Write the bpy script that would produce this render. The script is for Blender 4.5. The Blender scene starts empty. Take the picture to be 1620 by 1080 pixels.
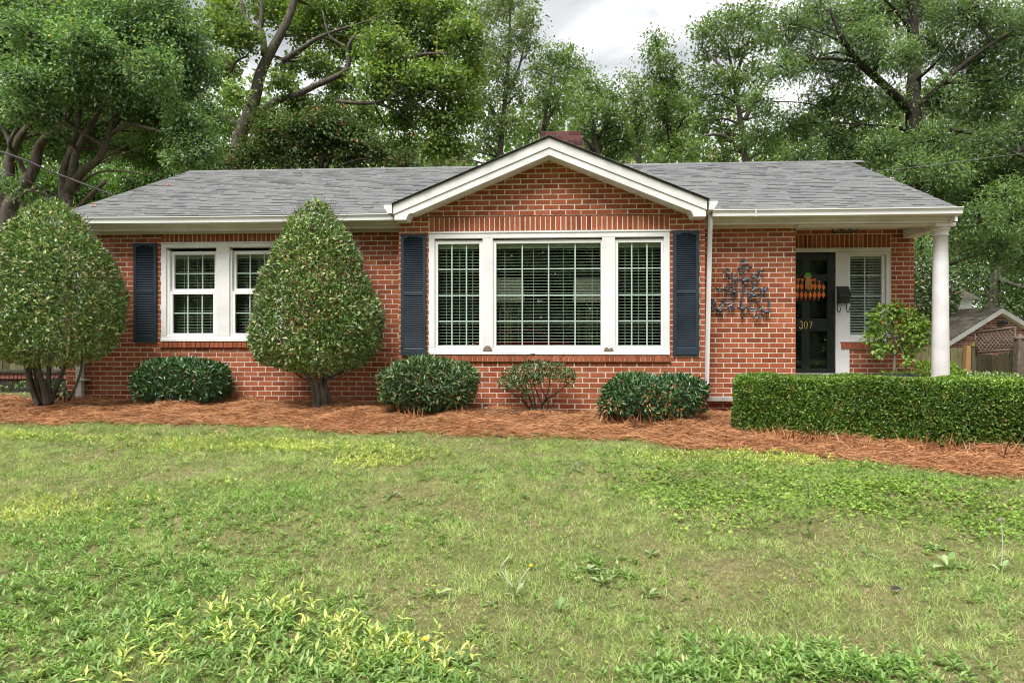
import bpy, math, random
import numpy as np

# ------------------------------------------------------------------ camera, world, sun, exposure
SC = bpy.context.scene
COL = SC.collection
R = math.radians
YAW = R(3.5)
CAM_Z = 0.98
F = 1080.0                      # focal length in photograph pixels (24 mm on a 36 mm frame, 1620 wide)

cam_d = bpy.data.cameras.new('camera')
cam_d.lens = 24.0
cam_d.sensor_width = 36.0
cam_d.clip_start = 0.05
cam_d.clip_end = 3000.0
cam = bpy.data.objects.new('camera', cam_d)
COL.objects.link(cam)
cam.location = (0, 0, CAM_Z)
cam.rotation_euler = (R(90), 0, YAW)
SC.camera = cam

SUN_EL, SUN_AZ = R(57), R(200)   # azimuth clockwise from +Y: behind the camera, a little to the left
world = bpy.data.worlds.new('World')
SC.world = world
world.use_nodes = True
wn, wl = world.node_tree.nodes, world.node_tree.links
bg = wn['Background']
sky = wn.new('ShaderNodeTexSky')
sky.sky_type = 'NISHITA'
sky.sun_disc = False
sky.sun_elevation = SUN_EL
sky.sun_rotation = SUN_AZ
sky.dust_density = 2.0
tc = wn.new('ShaderNodeTexCoord')
mp = wn.new('ShaderNodeMapping')
mp.inputs['Scale'].default_value = (1.0, 1.0, 2.6)
nz = wn.new('ShaderNodeTexNoise')
nz.inputs['Scale'].default_value = 3.1
nz.inputs['Detail'].default_value = 7
nz.inputs['Roughness'].default_value = 0.52
nz.inputs['Distortion'].default_value = 0.5
rp = wn.new('ShaderNodeValToRGB')
rp.color_ramp.elements[0].position = 0.36
rp.color_ramp.elements[0].color = (2.3, 2.38, 2.46, 1)
rp.color_ramp.elements[1].position = 0.60
rp.color_ramp.elements[1].color = (6.9, 6.95, 6.9, 1)
mx = wn.new('ShaderNodeMix')
mx.data_type = 'RGBA'
mx.inputs['Factor'].default_value = 0.94
wl.new(tc.outputs['Generated'], mp.inputs['Vector'])
wl.new(mp.outputs['Vector'], nz.inputs['Vector'])
wl.new(nz.outputs['Fac'], rp.inputs['Fac'])
wl.new(sky.outputs['Color'], mx.inputs['A'])
wl.new(rp.outputs['Color'], mx.inputs['B'])
wl.new(mx.outputs['Result'], bg.inputs['Color'])
bg.inputs['Strength'].default_value = 0.06

sun_d = bpy.data.lights.new('sun', 'SUN')
sun_d.energy = 1.5
sun_d.angle = R(30)
sun_d.color = (1.0, 0.975, 0.94)
sun = bpy.data.objects.new('sun', sun_d)
COL.objects.link(sun)
sun.rotation_euler = (R(90) - SUN_EL, 0, R(180) - SUN_AZ)

SC.view_settings.view_transform = 'Standard'
SC.view_settings.look = 'None'
SC.view_settings.gamma = 1.0
SC.view_settings.use_curve_mapping = False
SC.view_settings.exposure = 1.95
SC.cycles.use_adaptive_sampling = False
SC.cycles.filter_width = 1.0
SC.cycles.max_bounces = 8
SC.cycles.transparent_max_bounces = 16

rng = np.random.default_rng(7)
random.seed(7)

# ------------------------------------------------------------------ placing helpers
cs, sn = math.cos(YAW), math.sin(YAW)
def at(u, v, Y):
    """world point on the plane y = Y seen at photograph pixel (u, v)"""
    a = (u - 810) / F
    dx, dy, dz = -sn + cs * a, cs + sn * a, (540 - v) / F
    t = Y / dy
    return np.array((dx * t, Y, CAM_Z + dz * t))

_gy = [-900, -60, -30, -13, -8.5, -6, -2, 0, 3, 5.5, 7.6, 8.4, 9.0, 9.5, 12, 20, 60, 900]
_gz = [-1, -.2, .06, .06, .03, -.30, -.70, -.62, -.45, -.22, -.055, 0.0, .02, .04, .05, .1, 0, -2]
def gh(x, y):
    x, y = np.asarray(x, float), np.asarray(y, float)
    z = np.interp(y, _gy, _gz)
    t = np.interp(x, [-9, -3, 2, 9], [.06, .06, -.05, -.05])
    w = np.clip((y - 6) / 2.5, 0, 1) * np.clip((20 - y) / 8, 0, 1)
    b = .012 * np.sin(x * 2.1 + y * 1.3) + .01 * np.sin(x * 4.7 - y * 3.1 + 1) + .008 * np.sin(y * 6.1 + x * 1.7)
    return z + t * w + b * np.clip((y - 1) / 1, 0, 1) * np.clip((11 - y) / 2, 0, 1)

def ghit(u, v):
    """where the ground is seen at photograph pixel (u, v)"""
    a = (u - 810) / F
    d = np.array((-sn + cs * a, cs + sn * a, (540 - v) / F))
    t = 6.0
    for _ in range(60):
        p = d * t
        t = t + .5 * ((CAM_Z + d[2] * t) - float(gh(p[0], p[1]))) / max(-d[2], .02) * 1.0
        t = min(max(t, .5), 60)
    p = d * t
    return np.array((p[0], p[1], float(gh(p[0], p[1]))))

# ------------------------------------------------------------------ object helpers
def tag(o, label=None, cat=None, group=None, kind=None):
    if label: o['label'] = label
    if cat: o['category'] = cat
    if group: o['group'] = group
    if kind: o['kind'] = kind
    return o

def empty(name, loc=(0, 0, 0), label=None, cat=None, group=None):
    o = bpy.data.objects.new(name, None)
    o.empty_display_size = 0.1
    COL.objects.link(o)
    o.location = loc
    return tag(o, label, cat, group)

def link(name, me, mat=None, parent=None, loc=None, rot=None, scale=None):
    if mat is not None and not me.materials:
        me.materials.append(mat)
    o = bpy.data.objects.new(name, me)
    COL.objects.link(o)
    if parent is not None:
        o.parent = parent
        off = root_loc(parent)
    else:
        off = np.zeros(3)
    l = np.array(loc if loc is not None else (0, 0, 0), float)
    if loc is not None or parent is not None:
        o.location = tuple(l - off)
    if rot: o.rotation_euler = rot
    if scale: o.scale = scale
    return o

def root_loc(p):
    l = np.zeros(3)
    while p is not None:
        l += np.array(p.location)
        p = p.parent
    return l

def mesh_np(name, V, T, smooth=False):
    """mesh from vertex array and an (n,3) or (n,4) face array"""
    V = np.ascontiguousarray(V, dtype=np.float32)
    T = np.ascontiguousarray(T, dtype=np.int32)
    me = bpy.data.meshes.new(name)
    n, k = T.shape
    me.vertices.add(len(V)); me.vertices.foreach_set('co', V.ravel())
    me.loops.add(n * k); me.loops.foreach_set('vertex_index', T.ravel())
    me.polygons.add(n)
    me.polygons.foreach_set('loop_start', np.arange(0, n * k, k, dtype=np.int32))
    me.polygons.foreach_set('loop_total', np.full(n, k, dtype=np.int32))
    if smooth: me.polygons.foreach_set('use_smooth', np.ones(n, dtype=bool))
    me.update(calc_edges=True)
    return me

class MB:
    """collects simple solids and links them as one mesh object, in world coordinates"""
    def __init__(s):
        s.v, s.f, s.sm = [], [], []
    def add(s, vs, fs, smooth=False):
        b = len(s.v)
        s.v.extend(tuple(map(float, p)) for p in vs)
        s.f.extend(tuple(b + i for i in q) for q in fs)
        s.sm.extend([smooth] * len(fs))
        return s
    def box(s, x0, x1, y0, y1, z0, z1):
        vs = [(x0,y0,z0),(x1,y0,z0),(x1,y1,z0),(x0,y1,z0),(x0,y0,z1),(x1,y0,z1),(x1,y1,z1),(x0,y1,z1)]
        return s.add(vs, [(0,3,2,1),(4,5,6,7),(0,1,5,4),(1,2,6,5),(2,3,7,6),(3,0,4,7)])
    def prism(s, poly, y0, y1, axis='y', smooth=False):
        """poly: (a, z) pairs; axis y extrudes an x-z outline, axis x a y-z outline, axis z an x-y outline"""
        n = len(poly)
        if axis == 'y':   P = lambda p, t: (p[0], t, p[1])
        elif axis == 'x': P = lambda p, t: (t, p[0], p[1])
        else:             P = lambda p, t: (p[0], p[1], t)
        vs = [P(p, y0) for p in poly] + [P(p, y1) for p in poly]
        fs = [tuple(range(n)), tuple(range(2*n-1, n-1, -1))]
        s.add(vs, fs)
        b = len(s.v) - 2*n
        for i in range(n):
            j = (i+1) % n
            s.f.append((b+j, b+i, b+n+i, b+n+j)); s.sm.append(smooth)
        return s
    def tube(s, pts, r, sides=8, cap=True):
        pts = [np.array(p, float) for p in pts]
        n = len(pts)
        rs = r if hasattr(r, '__len__') else [r]*n
        if len(rs) != n: rs = np.interp(np.linspace(0, 1, n), np.linspace(0, 1, len(rs)), rs)
        vs = []
        up = np.array((0.13, 0.29, 0.95))
        for i, p in enumerate(pts):
            d = pts[min(i+1, n-1)] - pts[max(i-1, 0)]
            d = d / (np.linalg.norm(d) + 1e-9)
            a = np.cross(d, up); l = np.linalg.norm(a)
            if l < .15: a = np.cross(d, (1, 0, 0)); l = np.linalg.norm(a)
            a = a / l
            b = np.cross(d, a)
            for k in range(sides):
                t = 2*math.pi*k/sides
                vs.append(p + rs[i]*(a*math.cos(t) + b*math.sin(t)))
        fs = []
        for i in range(n-1):
            for k in range(sides):
                k2 = (k+1) % sides
                fs.append((i*sides+k, i*sides+k2, (i+1)*sides+k2, (i+1)*sides+k))
        s.add(vs, fs, True)
        if cap:
            b = len(s.v) - n*sides
            s.f.append(tuple(b + k for k in range(sides-1, -1, -1))); s.sm.append(False)
            s.f.append(tuple(b + (n-1)*sides + k for k in range(sides))); s.sm.append(False)
        return s
    def lathe(s, c, prof, sides=24):
        """prof: (radius, z) from bottom to top round the vertical through c"""
        vs, fs = [], []
        for r, z in prof:
            for k in range(sides):
                t = 2*math.pi*k/sides
                vs.append((c[0]+r*math.cos(t), c[1]+r*math.sin(t), c[2]+z))
        for i in range(len(prof)-1):
            for k in range(sides):
                k2 = (k+1) % sides
                fs.append((i*sides+k, i*sides+k2, (i+1)*sides+k2, (i+1)*sides+k))
        s.add(vs, fs, True)
        b = len(s.v) - len(vs)
        s.f.append(tuple(b+k for k in range(sides-1, -1, -1))); s.sm.append(False)
        s.f.append(tuple(b+(len(prof)-1)*sides+k for k in range(sides))); s.sm.append(False)
        return s
    def ball(s, c, r, seg=10, rings=6):
        r = r if hasattr(r, '__len__') else (r, r, r)
        vs, fs = [], []
        for i in range(rings+1):
            a = math.pi*i/rings - math.pi/2
            for k in range(seg):
                t = 2*math.pi*k/seg
                vs.append((c[0]+r[0]*math.cos(a)*math.cos(t), c[1]+r[1]*math.cos(a)*math.sin(t), c[2]+r[2]*math.sin(a)))
        for i in range(rings):
            for k in range(seg):
                k2 = (k+1) % seg
                fs.append((i*seg+k, i*seg+k2, (i+1)*seg+k2, (i+1)*seg+k))
        return s.add(vs, fs, True)
    def build(s, name, mat, parent=None, bevel=0, loc=None):
        off = np.array(loc, float) if loc is not None else (root_loc(parent) if parent is not None else np.zeros(3))
        me = bpy.data.meshes.new(name)
        me.from_pydata([tuple(np.array(p) - off) for p in s.v], [], s.f)
        me.polygons.foreach_set('use_smooth', s.sm)
        me.update()
        me.materials.append(mat)
        o = bpy.data.objects.new(name, me)
        COL.objects.link(o)
        if parent is not None:
            o.parent = parent
            o.location = tuple(off - root_loc(parent)) if loc is not None else (0, 0, 0)
        elif loc is not None:
            o.location = tuple(off)
        if bevel:
            m = o.modifiers.new('bevel', 'BEVEL'); m.width = bevel; m.segments = 2; m.limit_method = 'ANGLE'
        return o

# ------------------------------------------------------------------ materials
def _new(name):
    m = bpy.data.materials.new(name)
    m.use_nodes = True
    nt = m.node_tree
    return m, nt.nodes, nt.links, nt.nodes['Principled BSDF']

def noise(N, L, scale, detail=4, rough=.55, vec=None, stretch=None):
    t = N.new('ShaderNodeTexNoise')
    t.inputs['Scale'].default_value = scale
    t.inputs['Detail'].default_value = detail
    t.inputs['Roughness'].default_value = rough
    if vec is None:
        g = N.new('ShaderNodeNewGeometry'); vec = g.outputs['Position']
    if stretch:
        mpn = N.new('ShaderNodeMapping'); mpn.inputs['Scale'].default_value = stretch
        L.new(vec, mpn.inputs['Vector']); vec = mpn.outputs['Vector']
    L.new(vec, t.inputs['Vector'])
    return t.outputs['Fac']

def ramp(N, L, fac, stops, interp='LINEAR'):
    r = N.new('ShaderNodeValToRGB')
    r.color_ramp.interpolation = interp
    e = r.color_ramp.elements
    while len(e) < len(stops): e.new(0.5)
    for el, (p, c) in zip(e, stops):
        el.position = p; el.color = (c[0], c[1], c[2], 1)
    L.new(fac, r.inputs['Fac'])
    return r.outputs['Color']

def mix(N, L, fac, a, b, mode='MIX'):
    m = N.new('ShaderNodeMix'); m.data_type = 'RGBA'; m.blend_type = mode
    for key, val in (('Factor', fac), ('A', a), ('B', b)):
        if hasattr(val, 'is_linked') or hasattr(val, 'node'): L.new(val, m.inputs[key])
        elif key == 'Factor': m.inputs[key].default_value = val
        else: m.inputs[key].default_value = (val[0], val[1], val[2], 1)
    return m.outputs['Result']

def rnd(N, which):
    if which == 'object':
        return N.new('ShaderNodeObjectInfo').outputs['Random']
    return N.new('ShaderNodeNewGeometry').outputs['Random Per Island']

def bump(N, L, b, height, dist=.004, strength=.6):
    n = N.new('ShaderNodeBump')
    n.inputs['Distance'].default_value = dist; n.inputs['Strength'].default_value = strength
    L.new(height, n.inputs['Height']); L.new(n.outputs['Normal'], b.inputs['Normal'])

def mat_plain(name, c1, c2=None, scale=8, rough=.6, spec=.4, bscale=0, bdist=.002, metal=0, stretch=None, rand=None, stops=None, detail=5):
    m, N, L, b = _new(name)
    col = None
    if rand:
        col = ramp(N, L, rnd(N, rand), stops)
        if c2 is not None:
            nf = noise(N, L, scale, detail, stretch=stretch)
            col = mix(N, L, 1.0, col, ramp(N, L, nf, [(.25, c1), (.75, c2)]), 'MULTIPLY')
    elif c2 is not None:
        nf = noise(N, L, scale, detail, stretch=stretch)
        col = ramp(N, L, nf, [(.3, c1), (.7, c2)])
    if col is not None: L.new(col, b.inputs['Base Color'])
    else: b.inputs['Base Color'].default_value = (*c1, 1)
    b.inputs['Roughness'].default_value = rough
    b.inputs['Specular IOR Level'].default_value = spec
    b.inputs['Metallic'].default_value = metal
    if bscale: bump(N, L, b, noise(N, L, bscale, 4, stretch=stretch), bdist)
    return m

def mat_leaf(name, stops, trans=.22, rough=.42, spec=.45, patch=(.75, 1.25), pscale=1.1, tcol=(1.3, 1.45, .6)):
    m, N, L, b = _new(name)
    col = ramp(N, L, rnd(N, 'island'), stops)
    pf = noise(N, L, pscale, 3)
    pc = ramp(N, L, pf, [(.35, (patch[0],)*3), (.65, (patch[1], patch[1], patch[1]*.92))])
    col = mix(N, L, 1.0, col, pc, 'MULTIPLY')
    L.new(col, b.inputs['Base Color'])
    b.inputs['Roughness'].default_value = rough
    b.inputs['Specular IOR Level'].default_value = spec
    tr = N.new('ShaderNodeBsdfTranslucent')
    L.new(mix(N, L, 1.0, col, tcol, 'MULTIPLY'), tr.inputs['Color'])
    ms = N.new('ShaderNodeMixShader'); ms.inputs['Fac'].default_value = trans
    L.new(b.outputs['BSDF'], ms.inputs[1]); L.new(tr.outputs['BSDF'], ms.inputs[2])
    L.new(ms.outputs['Shader'], N['Material Output'].inputs['Surface'])
    return m

def mat_brick(name, which, dark=1.0, stops=None):
    m, N, L, b = _new(name)
    d = dark
    col = ramp(N, L, rnd(N, which), [(0, (.25*d, .070*d, .034*d)), (.25, (.315*d, .091*d, .042*d)), (.55, (.36*d, .106*d, .049*d)),
                                     (.85, (.40*d, .124*d, .060*d)), (1, (.20*d, .055*d, .030*d))])
    if stops: col = ramp(N, L, rnd(N, which), stops)
    n1 = noise(N, L, 60, 5, .7)
    col = mix(N, L, 1.0, col, ramp(N, L, n1, [(.3, (.62, .58, .56)), (.62, (1.12, 1.1, 1.08))]), 'MULTIPLY')
    n2 = noise(N, L, 1.3, 4, .6)
    col = mix(N, L, 1.0, col, ramp(N, L, n2, [(.3, (.82, .80, .78)), (.7, (1.1, 1.1, 1.1))]), 'MULTIPLY')
    L.new(col, b.inputs['Base Color'])
    b.inputs['Roughness'].default_value = .85
    b.inputs['Specular IOR Level'].default_value = .2
    bump(N, L, b, noise(N, L, 160, 4, .7), .004, .7)
    return m

def mat_glass(name):
    m, N, L, b = _new(name)
    tr = N.new('ShaderNodeBsdfTransparent'); tr.inputs['Color'].default_value = (.93, .96, .94, 1)
    gl = N.new('ShaderNodeBsdfGlossy'); gl.inputs['Roughness'].default_value = 0.0
    fr = N.new('ShaderNodeFresnel')
    ge_ = N.new('ShaderNodeNewGeometry')            # the same reflectance on both faces of the thin pane
    mr = N.new('ShaderNodeMapRange'); mr.inputs['To Min'].default_value = 1.78; mr.inputs['To Max'].default_value = 1/1.78
    L.new(ge_.outputs['Backfacing'], mr.inputs['Value']); L.new(mr.outputs['Result'], fr.inputs['IOR'])
    ms = N.new('ShaderNodeMixShader')
    L.new(fr.outputs['Fac'], ms.inputs['Fac'])
    L.new(tr.outputs['BSDF'], ms.inputs[1]); L.new(gl.outputs['BSDF'], ms.inputs[2])
    L.new(ms.outputs['Shader'], N['Material Output'].inputs['Surface'])
    return m

def mat_bark(name, c1, c2, scale=14):
    m, N, L, b = _new(name)
    nf = noise(N, L, scale, 6, .65, stretch=(1, 1, .35))
    L.new(ramp(N, L, nf, [(.3, c1), (.68, c2)]), b.inputs['Base Color'])
    b.inputs['Roughness'].default_value = .9
    b.inputs['Specular IOR Level'].default_value = .15
    bump(N, L, b, nf, .02, .8)
    return m

W_ = lambda v: (v, v*.99, v*.975)
MT = {}
MT['brick'] = mat_brick('house_brick', 'object')
MT['brick_joined'] = mat_brick('house_brick_joined', 'island')
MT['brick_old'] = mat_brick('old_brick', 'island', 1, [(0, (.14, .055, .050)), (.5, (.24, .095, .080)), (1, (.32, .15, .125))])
MT['brick_soot'] = mat_brick('sooty_brick', 'island', 1, [(0, (.06, .024, .024)), (.5, (.11, .042, .038)), (1, (.155, .068, .058))])
MT['mortar_old'] = mat_plain('old_mortar', (.09, .06, .052), (.17, .13, .115), 22, .95, .1, 120, .003)
MT['mortar'] = mat_plain('mortar', (.52, .45, .35), (.74, .66, .55), 5, .95, .1, 120, .003)
MT['white'] = mat_plain('white_paint', W_(.60), W_(.79), 2.6, .5, .35, 90, .0006)
MT['vinyl'] = mat_plain('white_vinyl', W_(.74), W_(.80), 2.5, .38, .4)
MT['gutter'] = mat_plain('gutter_white', (.62, .625, .61), (.74, .74, .72), .8, .42, .4, stretch=(1, 1, 6))
MT['shingle'] = mat_plain('asphalt_shingle', (.72, .72, .74), (1.2, 1.2, 1.18), 45, .9, .2, 260, .003, rand='object',
    stops=[(0, (.128, .129, .132)), (.10, (.158, .159, .161)), (.5, (.171, .172, .173)), (.94, (.186, .186, .184)), (1, (.145, .145, .148))])
MT['shingle_joined'] = mat_plain('asphalt_shingle_joined', (.72, .72, .74), (1.2, 1.2, 1.18), 45, .9, .2, 260, .003, rand='island',
    stops=[(0, (.128, .129, .132)), (.10, (.158, .159, .161)), (.5, (.171, .172, .173)), (.94, (.186, .186, .184)), (1, (.145, .145, .148))])
MT['felt'] = mat_plain('roof_felt', (.05, .05, .052), (.09, .09, .09), 20, .95, .1)
MT['shutter'] = mat_plain('navy_shutter', (.014, .024, .036), (.027, .041, .057), 3, .42, .45)
MT['black'] = mat_plain('black_paint', (.006, .009, .008), (.013, .016, .014), 6, .32, .5)
MT['iron'] = mat_plain('black_iron', (.014, .017, .017), (.04, .045, .045), 40, .45, .5, 80, .002)
MT['glass'] = mat_glass('window_glass')
MT['slat'] = mat_plain('blind_slat', (.40, .46, .40), (.47, .53, .46), 3, .5, .3)
MT['muntin'] = mat_plain('muntin_white', (.74, .82, .77), (.78, .85, .80), 3, .45, .3)
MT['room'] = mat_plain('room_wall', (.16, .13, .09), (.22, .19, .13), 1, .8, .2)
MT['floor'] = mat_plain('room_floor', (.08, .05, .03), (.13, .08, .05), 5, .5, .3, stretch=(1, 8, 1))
MT['concrete'] = mat_plain('concrete', (.25, .24, .22), (.38, .37, .34), 9, .85, .2, 60, .003)
MT['verdigris'] = mat_plain('painted_metal', (.024, .038, .050), (.075, .11, .13), 30, .42, .5, metal=.2)
MT['gold'] = mat_plain('brass', (.62, .45, .17), None, rough=.35, metal=.6)
MT['orange'] = mat_plain('orange_paint', (.75, .12, .012), (.82, .26, .02), 9, .55, .3)
MT['tan'] = mat_plain('raffia', (.55, .30, .08), (.66, .40, .14), 40, .7, .2)
MT['lime'] = mat_plain('lime_paint', (.07, .32, .03), (.12, .42, .05), 20, .6, .3)
MT['redball'] = mat_plain('red_bead', (.65, .06, .03), None, rough=.4)
MT['clay'] = mat_plain('brown_clay', (.16, .12, .09), (.27, .20, .15), 50, .9, .1, 80, .004)
MT['stick'] = mat_plain('dark_stick', (.03, .025, .022), (.07, .055, .045), 60, .8, .2)
MT['shade'] = mat_plain('lamp_shade', (.72, .66, .54), (.78, .72, .60), 3, .7, .2)
MT['olive'] = mat_plain('olive_ceramic', (.20, .23, .05), (.30, .32, .09), 5, .3, .5)
MT['rubber'] = mat_plain('black_rubber', (.018, .018, .022), (.035, .035, .04), 12, .5, .4)
MT['pvc'] = mat_plain('grey_pvc', (.55, .55, .56), (.66, .66, .66), 20, .5, .4)
MT['old_wood'] = mat_plain('weathered_wood', (.55, .5, .45), (1.25, 1.2, 1.1), 9, .85, .15, 40, .004, stretch=(6, 6, .7), rand='object',
    stops=[(0, (.07, .065, .040)), (.4, (.115, .108, .070)), (.7, (.155, .155, .078)), (1, (.19, .18, .14))])
MT['new_wood'] = mat_plain('fresh_wood', (.30, .17, .075), (.40, .24, .11), 9, .8, .2, 40, .002, stretch=(6, 6, .6))
MT['lattice'] = mat_plain('lattice_wood', (.10, .078, .06), (.19, .155, .12), 12, .85, .15)
MT['shake'] = mat_plain('brown_shingle', (.6, .6, .6), (1.2, 1.2, 1.2), 18, .9, .15, 90, .005, rand='island',
    stops=[(0, (.12, .10, .08)), (.5, (.21, .18, .145)), (1, (.30, .265, .22))])
MT['copper'] = mat_plain('copper', (.36, .14, .08), (.46, .20, .12), 20, .55, .4, metal=.3)
MT['moss'] = mat_plain('moss', (.10, .10, .015), (.17, .15, .03), 30, .95, .1)
MT['cable'] = mat_plain('cable', (.10, .10, .11), (.20, .20, .21), 10, .5, .4)
MT['bark_grey'] = mat_bark('bark_grey', (.035, .030, .025), (.14, .12, .098))
MT['bark_brown'] = mat_bark('bark_brown', (.040, .034, .027), (.145, .122, .096))
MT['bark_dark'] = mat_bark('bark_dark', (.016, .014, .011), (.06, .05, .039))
MT['cut'] = mat_plain('cut_wood', (.42, .27, .14), (.52, .36, .2), 20, .8, .2)

G = lambda r, g, b: (r, g, b)
MT['l_evergreen'] = mat_leaf('evergreen_leaf', [(0, G(0.063,0.127,0.059)), (.4, G(0.116,0.211,0.091)), (.75, G(0.220,0.334,0.150)), (.95, G(0.351,0.448,0.220)), (.98, G(0.368,0.456,0.140)), (1, G(0.597,0.404,0.123))], .40, .40, .5, (.7, 1.3))
MT['l_maple'] = mat_leaf('maple_leaf', [(0, G(0.074,0.135,0.041)), (.4, G(0.137,0.217,0.059)), (.8, G(0.217,0.294,0.082)), (1, G(0.376,0.365,0.103))], .4, .5, .35, (.65, 1.35), .5)
MT['l_dogwood'] = mat_leaf('dogwood_leaf', [(0, G(0.043,0.089,0.029)), (.5, G(0.086,0.151,0.046)), (.9, G(0.144,0.186,0.057)), (1, G(0.230,0.101,0.050))], .25, .5, .35)
MT['l_oak'] = mat_leaf('oak_leaf', [(0, G(0.068,0.129,0.042)), (.5, G(0.139,0.221,0.080)), (.88, G(0.221,0.295,0.107)), (1, G(0.312,0.246,0.115))], .40, .5, .35, (.7, 1.3), .6)
MT['l_oak_pale'] = mat_leaf('pale_oak_leaf', [(0, G(0.098,0.150,0.068)), (.5, G(0.173,0.234,0.113)), (.9, G(0.249,0.294,0.142)), (1, G(0.348,0.286,0.150))], .40, .5, .35, (.75, 1.25), .6)
MT['l_willow'] = mat_leaf('willow_oak_leaf', [(0, G(0.063,0.122,0.063)), (.5, G(0.133,0.212,0.100)), (.9, G(0.228,0.307,0.133)), (1, G(0.344,0.344,0.103))], .40, .5, .35, (.65, 1.35), .6)
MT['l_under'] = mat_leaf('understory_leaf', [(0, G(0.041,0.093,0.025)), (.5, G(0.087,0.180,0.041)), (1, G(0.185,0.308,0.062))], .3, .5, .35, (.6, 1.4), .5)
MT['l_osman'] = mat_leaf('variegated_leaf', [(0, G(.045,.105,.028)), (.3, G(.095,.190,.045)), (.58, G(.18,.285,.080)), (.80, G(.33,.39,.16)), (.955, G(.50,.50,.27)), (.975, G(.44,.30,.20)), (1, G(.36,.22,.13))], .2, .38, .5, (.85, 1.18), 2)
MT['l_dark'] = mat_leaf('glossy_dark_leaf', [(0, G(0.021,0.066,0.026)), (.5, G(0.045,0.116,0.039)), (.9, G(0.093,0.179,0.056)), (.985, G(0.149,0.224,0.075)), (1, G(0.419,0.164,0.060))], .10, .33, .55, (.8, 1.2), 3)
MT['l_mid'] = mat_leaf('olive_leaf', [(0, G(0.036,0.078,0.028)), (.5, G(0.070,0.133,0.045)), (.85, G(0.133,0.197,0.078)), (.96, G(0.202,0.240,0.114)), (1, G(0.316,0.164,0.076))], .12, .36, .5, (.8, 1.2), 3)
MT['l_hedge'] = mat_leaf('boxwood_leaf', [(0, G(0.040,0.095,0.013)), (.5, G(0.092,0.187,0.024)), (.9, G(0.172,0.284,0.042)), (1, G(0.343,0.343,0.092))], .18, .4, .45, (.75, 1.2), 2)
MT['l_light'] = mat_leaf('light_leaf', [(0, G(0.097,0.193,0.025)), (.6, G(0.193,0.318,0.048)), (1, G(0.331,0.414,0.083))], .25, .5, .35)
MT['l_berry'] = mat_plain('red_berry', (.42, .025, .02), None, rough=.4)
MT['l_yellow'] = mat_plain('yellow_petal', (.75, .45, .02), None, rough=.6)
MT['l_pale'] = mat_plain('pale_head', (.50, .47, .40), None, rough=.9)
MT['grass'] = mat_leaf('grass_blade', [(0, G(.20,.30,.075)), (.3, G(.31,.43,.13)), (.6, G(.42,.52,.20)), (.8, G(.50,.53,.27)), (1, G(.56,.48,.33))], .3, .6, .2, (.70, 1.22), 5)
MT['thatch'] = mat_leaf('dry_grass', [(0, G(.30,.22,.14)), (.5, G(.42,.33,.21)), (1, G(.52,.44,.30))], .2, .8, .1)
MT['cover'] = mat_leaf('ground_cover_leaf', [(0, G(.12,.235,.055)), (.5, G(.21,.34,.095)), (.88, G(.30,.42,.14)), (1, G(.42,.47,.20))], .28, .45, .35, (.8, 1.2), 6)
MT['cover_y'] = mat_leaf('yellow_cover_leaf', [(0, G(.30,.41,.09)), (.5, G(.48,.53,.15)), (1, G(.64,.62,.26))], .25, .5, .3)
MT['weed'] = mat_leaf('broad_weed_leaf', [(0, G(0.108,0.204,0.060)), (.6, G(0.192,0.300,0.096)), (1, G(0.360,0.432,0.240))], .2, .5, .3)
MT['straw'] = mat_plain('pine_straw', (.7, .7, .7), (1.25, 1.2, 1.15), 6, .8, .2, rand='island',
    stops=[(0, (.18, .075, .032)), (.35, (.33, .145, .062)), (.7, (.45, .22, .10)), (1, (.55, .33, .18))])

# ------------------------------------------------------------------ the ground
def grid_mesh(name, xs, ys, zf):
    X, Y = np.meshgrid(xs, ys)
    Z = zf(X, Y)
    V = np.stack([X, Y, Z], -1).reshape(-1, 3)
    nx, ny = len(xs), len(ys)
    i = (np.arange(ny-1)[:, None]*nx + np.arange(nx-1)[None, :]).ravel()
    return mesh_np(name, V, np.stack([i, i+1, i+1+nx, i+nx], -1), True)

m, N, L, b = _new('lawn_soil')
n1 = noise(N, L, 1.4, 5, .6); n2 = noise(N, L, 26, 5, .7)
c = ramp(N, L, n1, [(.3, (.13, .15, .05)), (.5, (.17, .17, .07)), (.72, (.22, .19, .10))])
c = mix(N, L, 1.0, c, ramp(N, L, n2, [(.3, (.5, .5, .45)), (.7, (1.15, 1.15, 1.1))]), 'MULTIPLY')
L.new(c, b.inputs['Base Color']); b.inputs['Roughness'].default_value = .95; b.inputs['Specular IOR Level'].default_value = .1
bump(N, L, b, n2, .02, .8)
MT['lawn'] = m
xs = np.concatenate([[-900, -300, -120, -60, -35, -22, -15, -11], np.linspace(-9, 9, 150), [11, 15, 22, 35, 60, 120, 300, 900]])
ys = np.concatenate([[-900, -300, -120, -60, -40, -30, -20, -14, -10, -6, -3, -1, 0], np.linspace(1, 11, 100), [12.5, 15, 18, 22, 28, 36, 50, 80, 150, 400, 900]])
g = link('ground', grid_mesh('ground', xs, ys, gh), MT['lawn'])
tag(g, 'lawn and yard soil sloping gently down towards the viewer', kind='structure')

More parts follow.
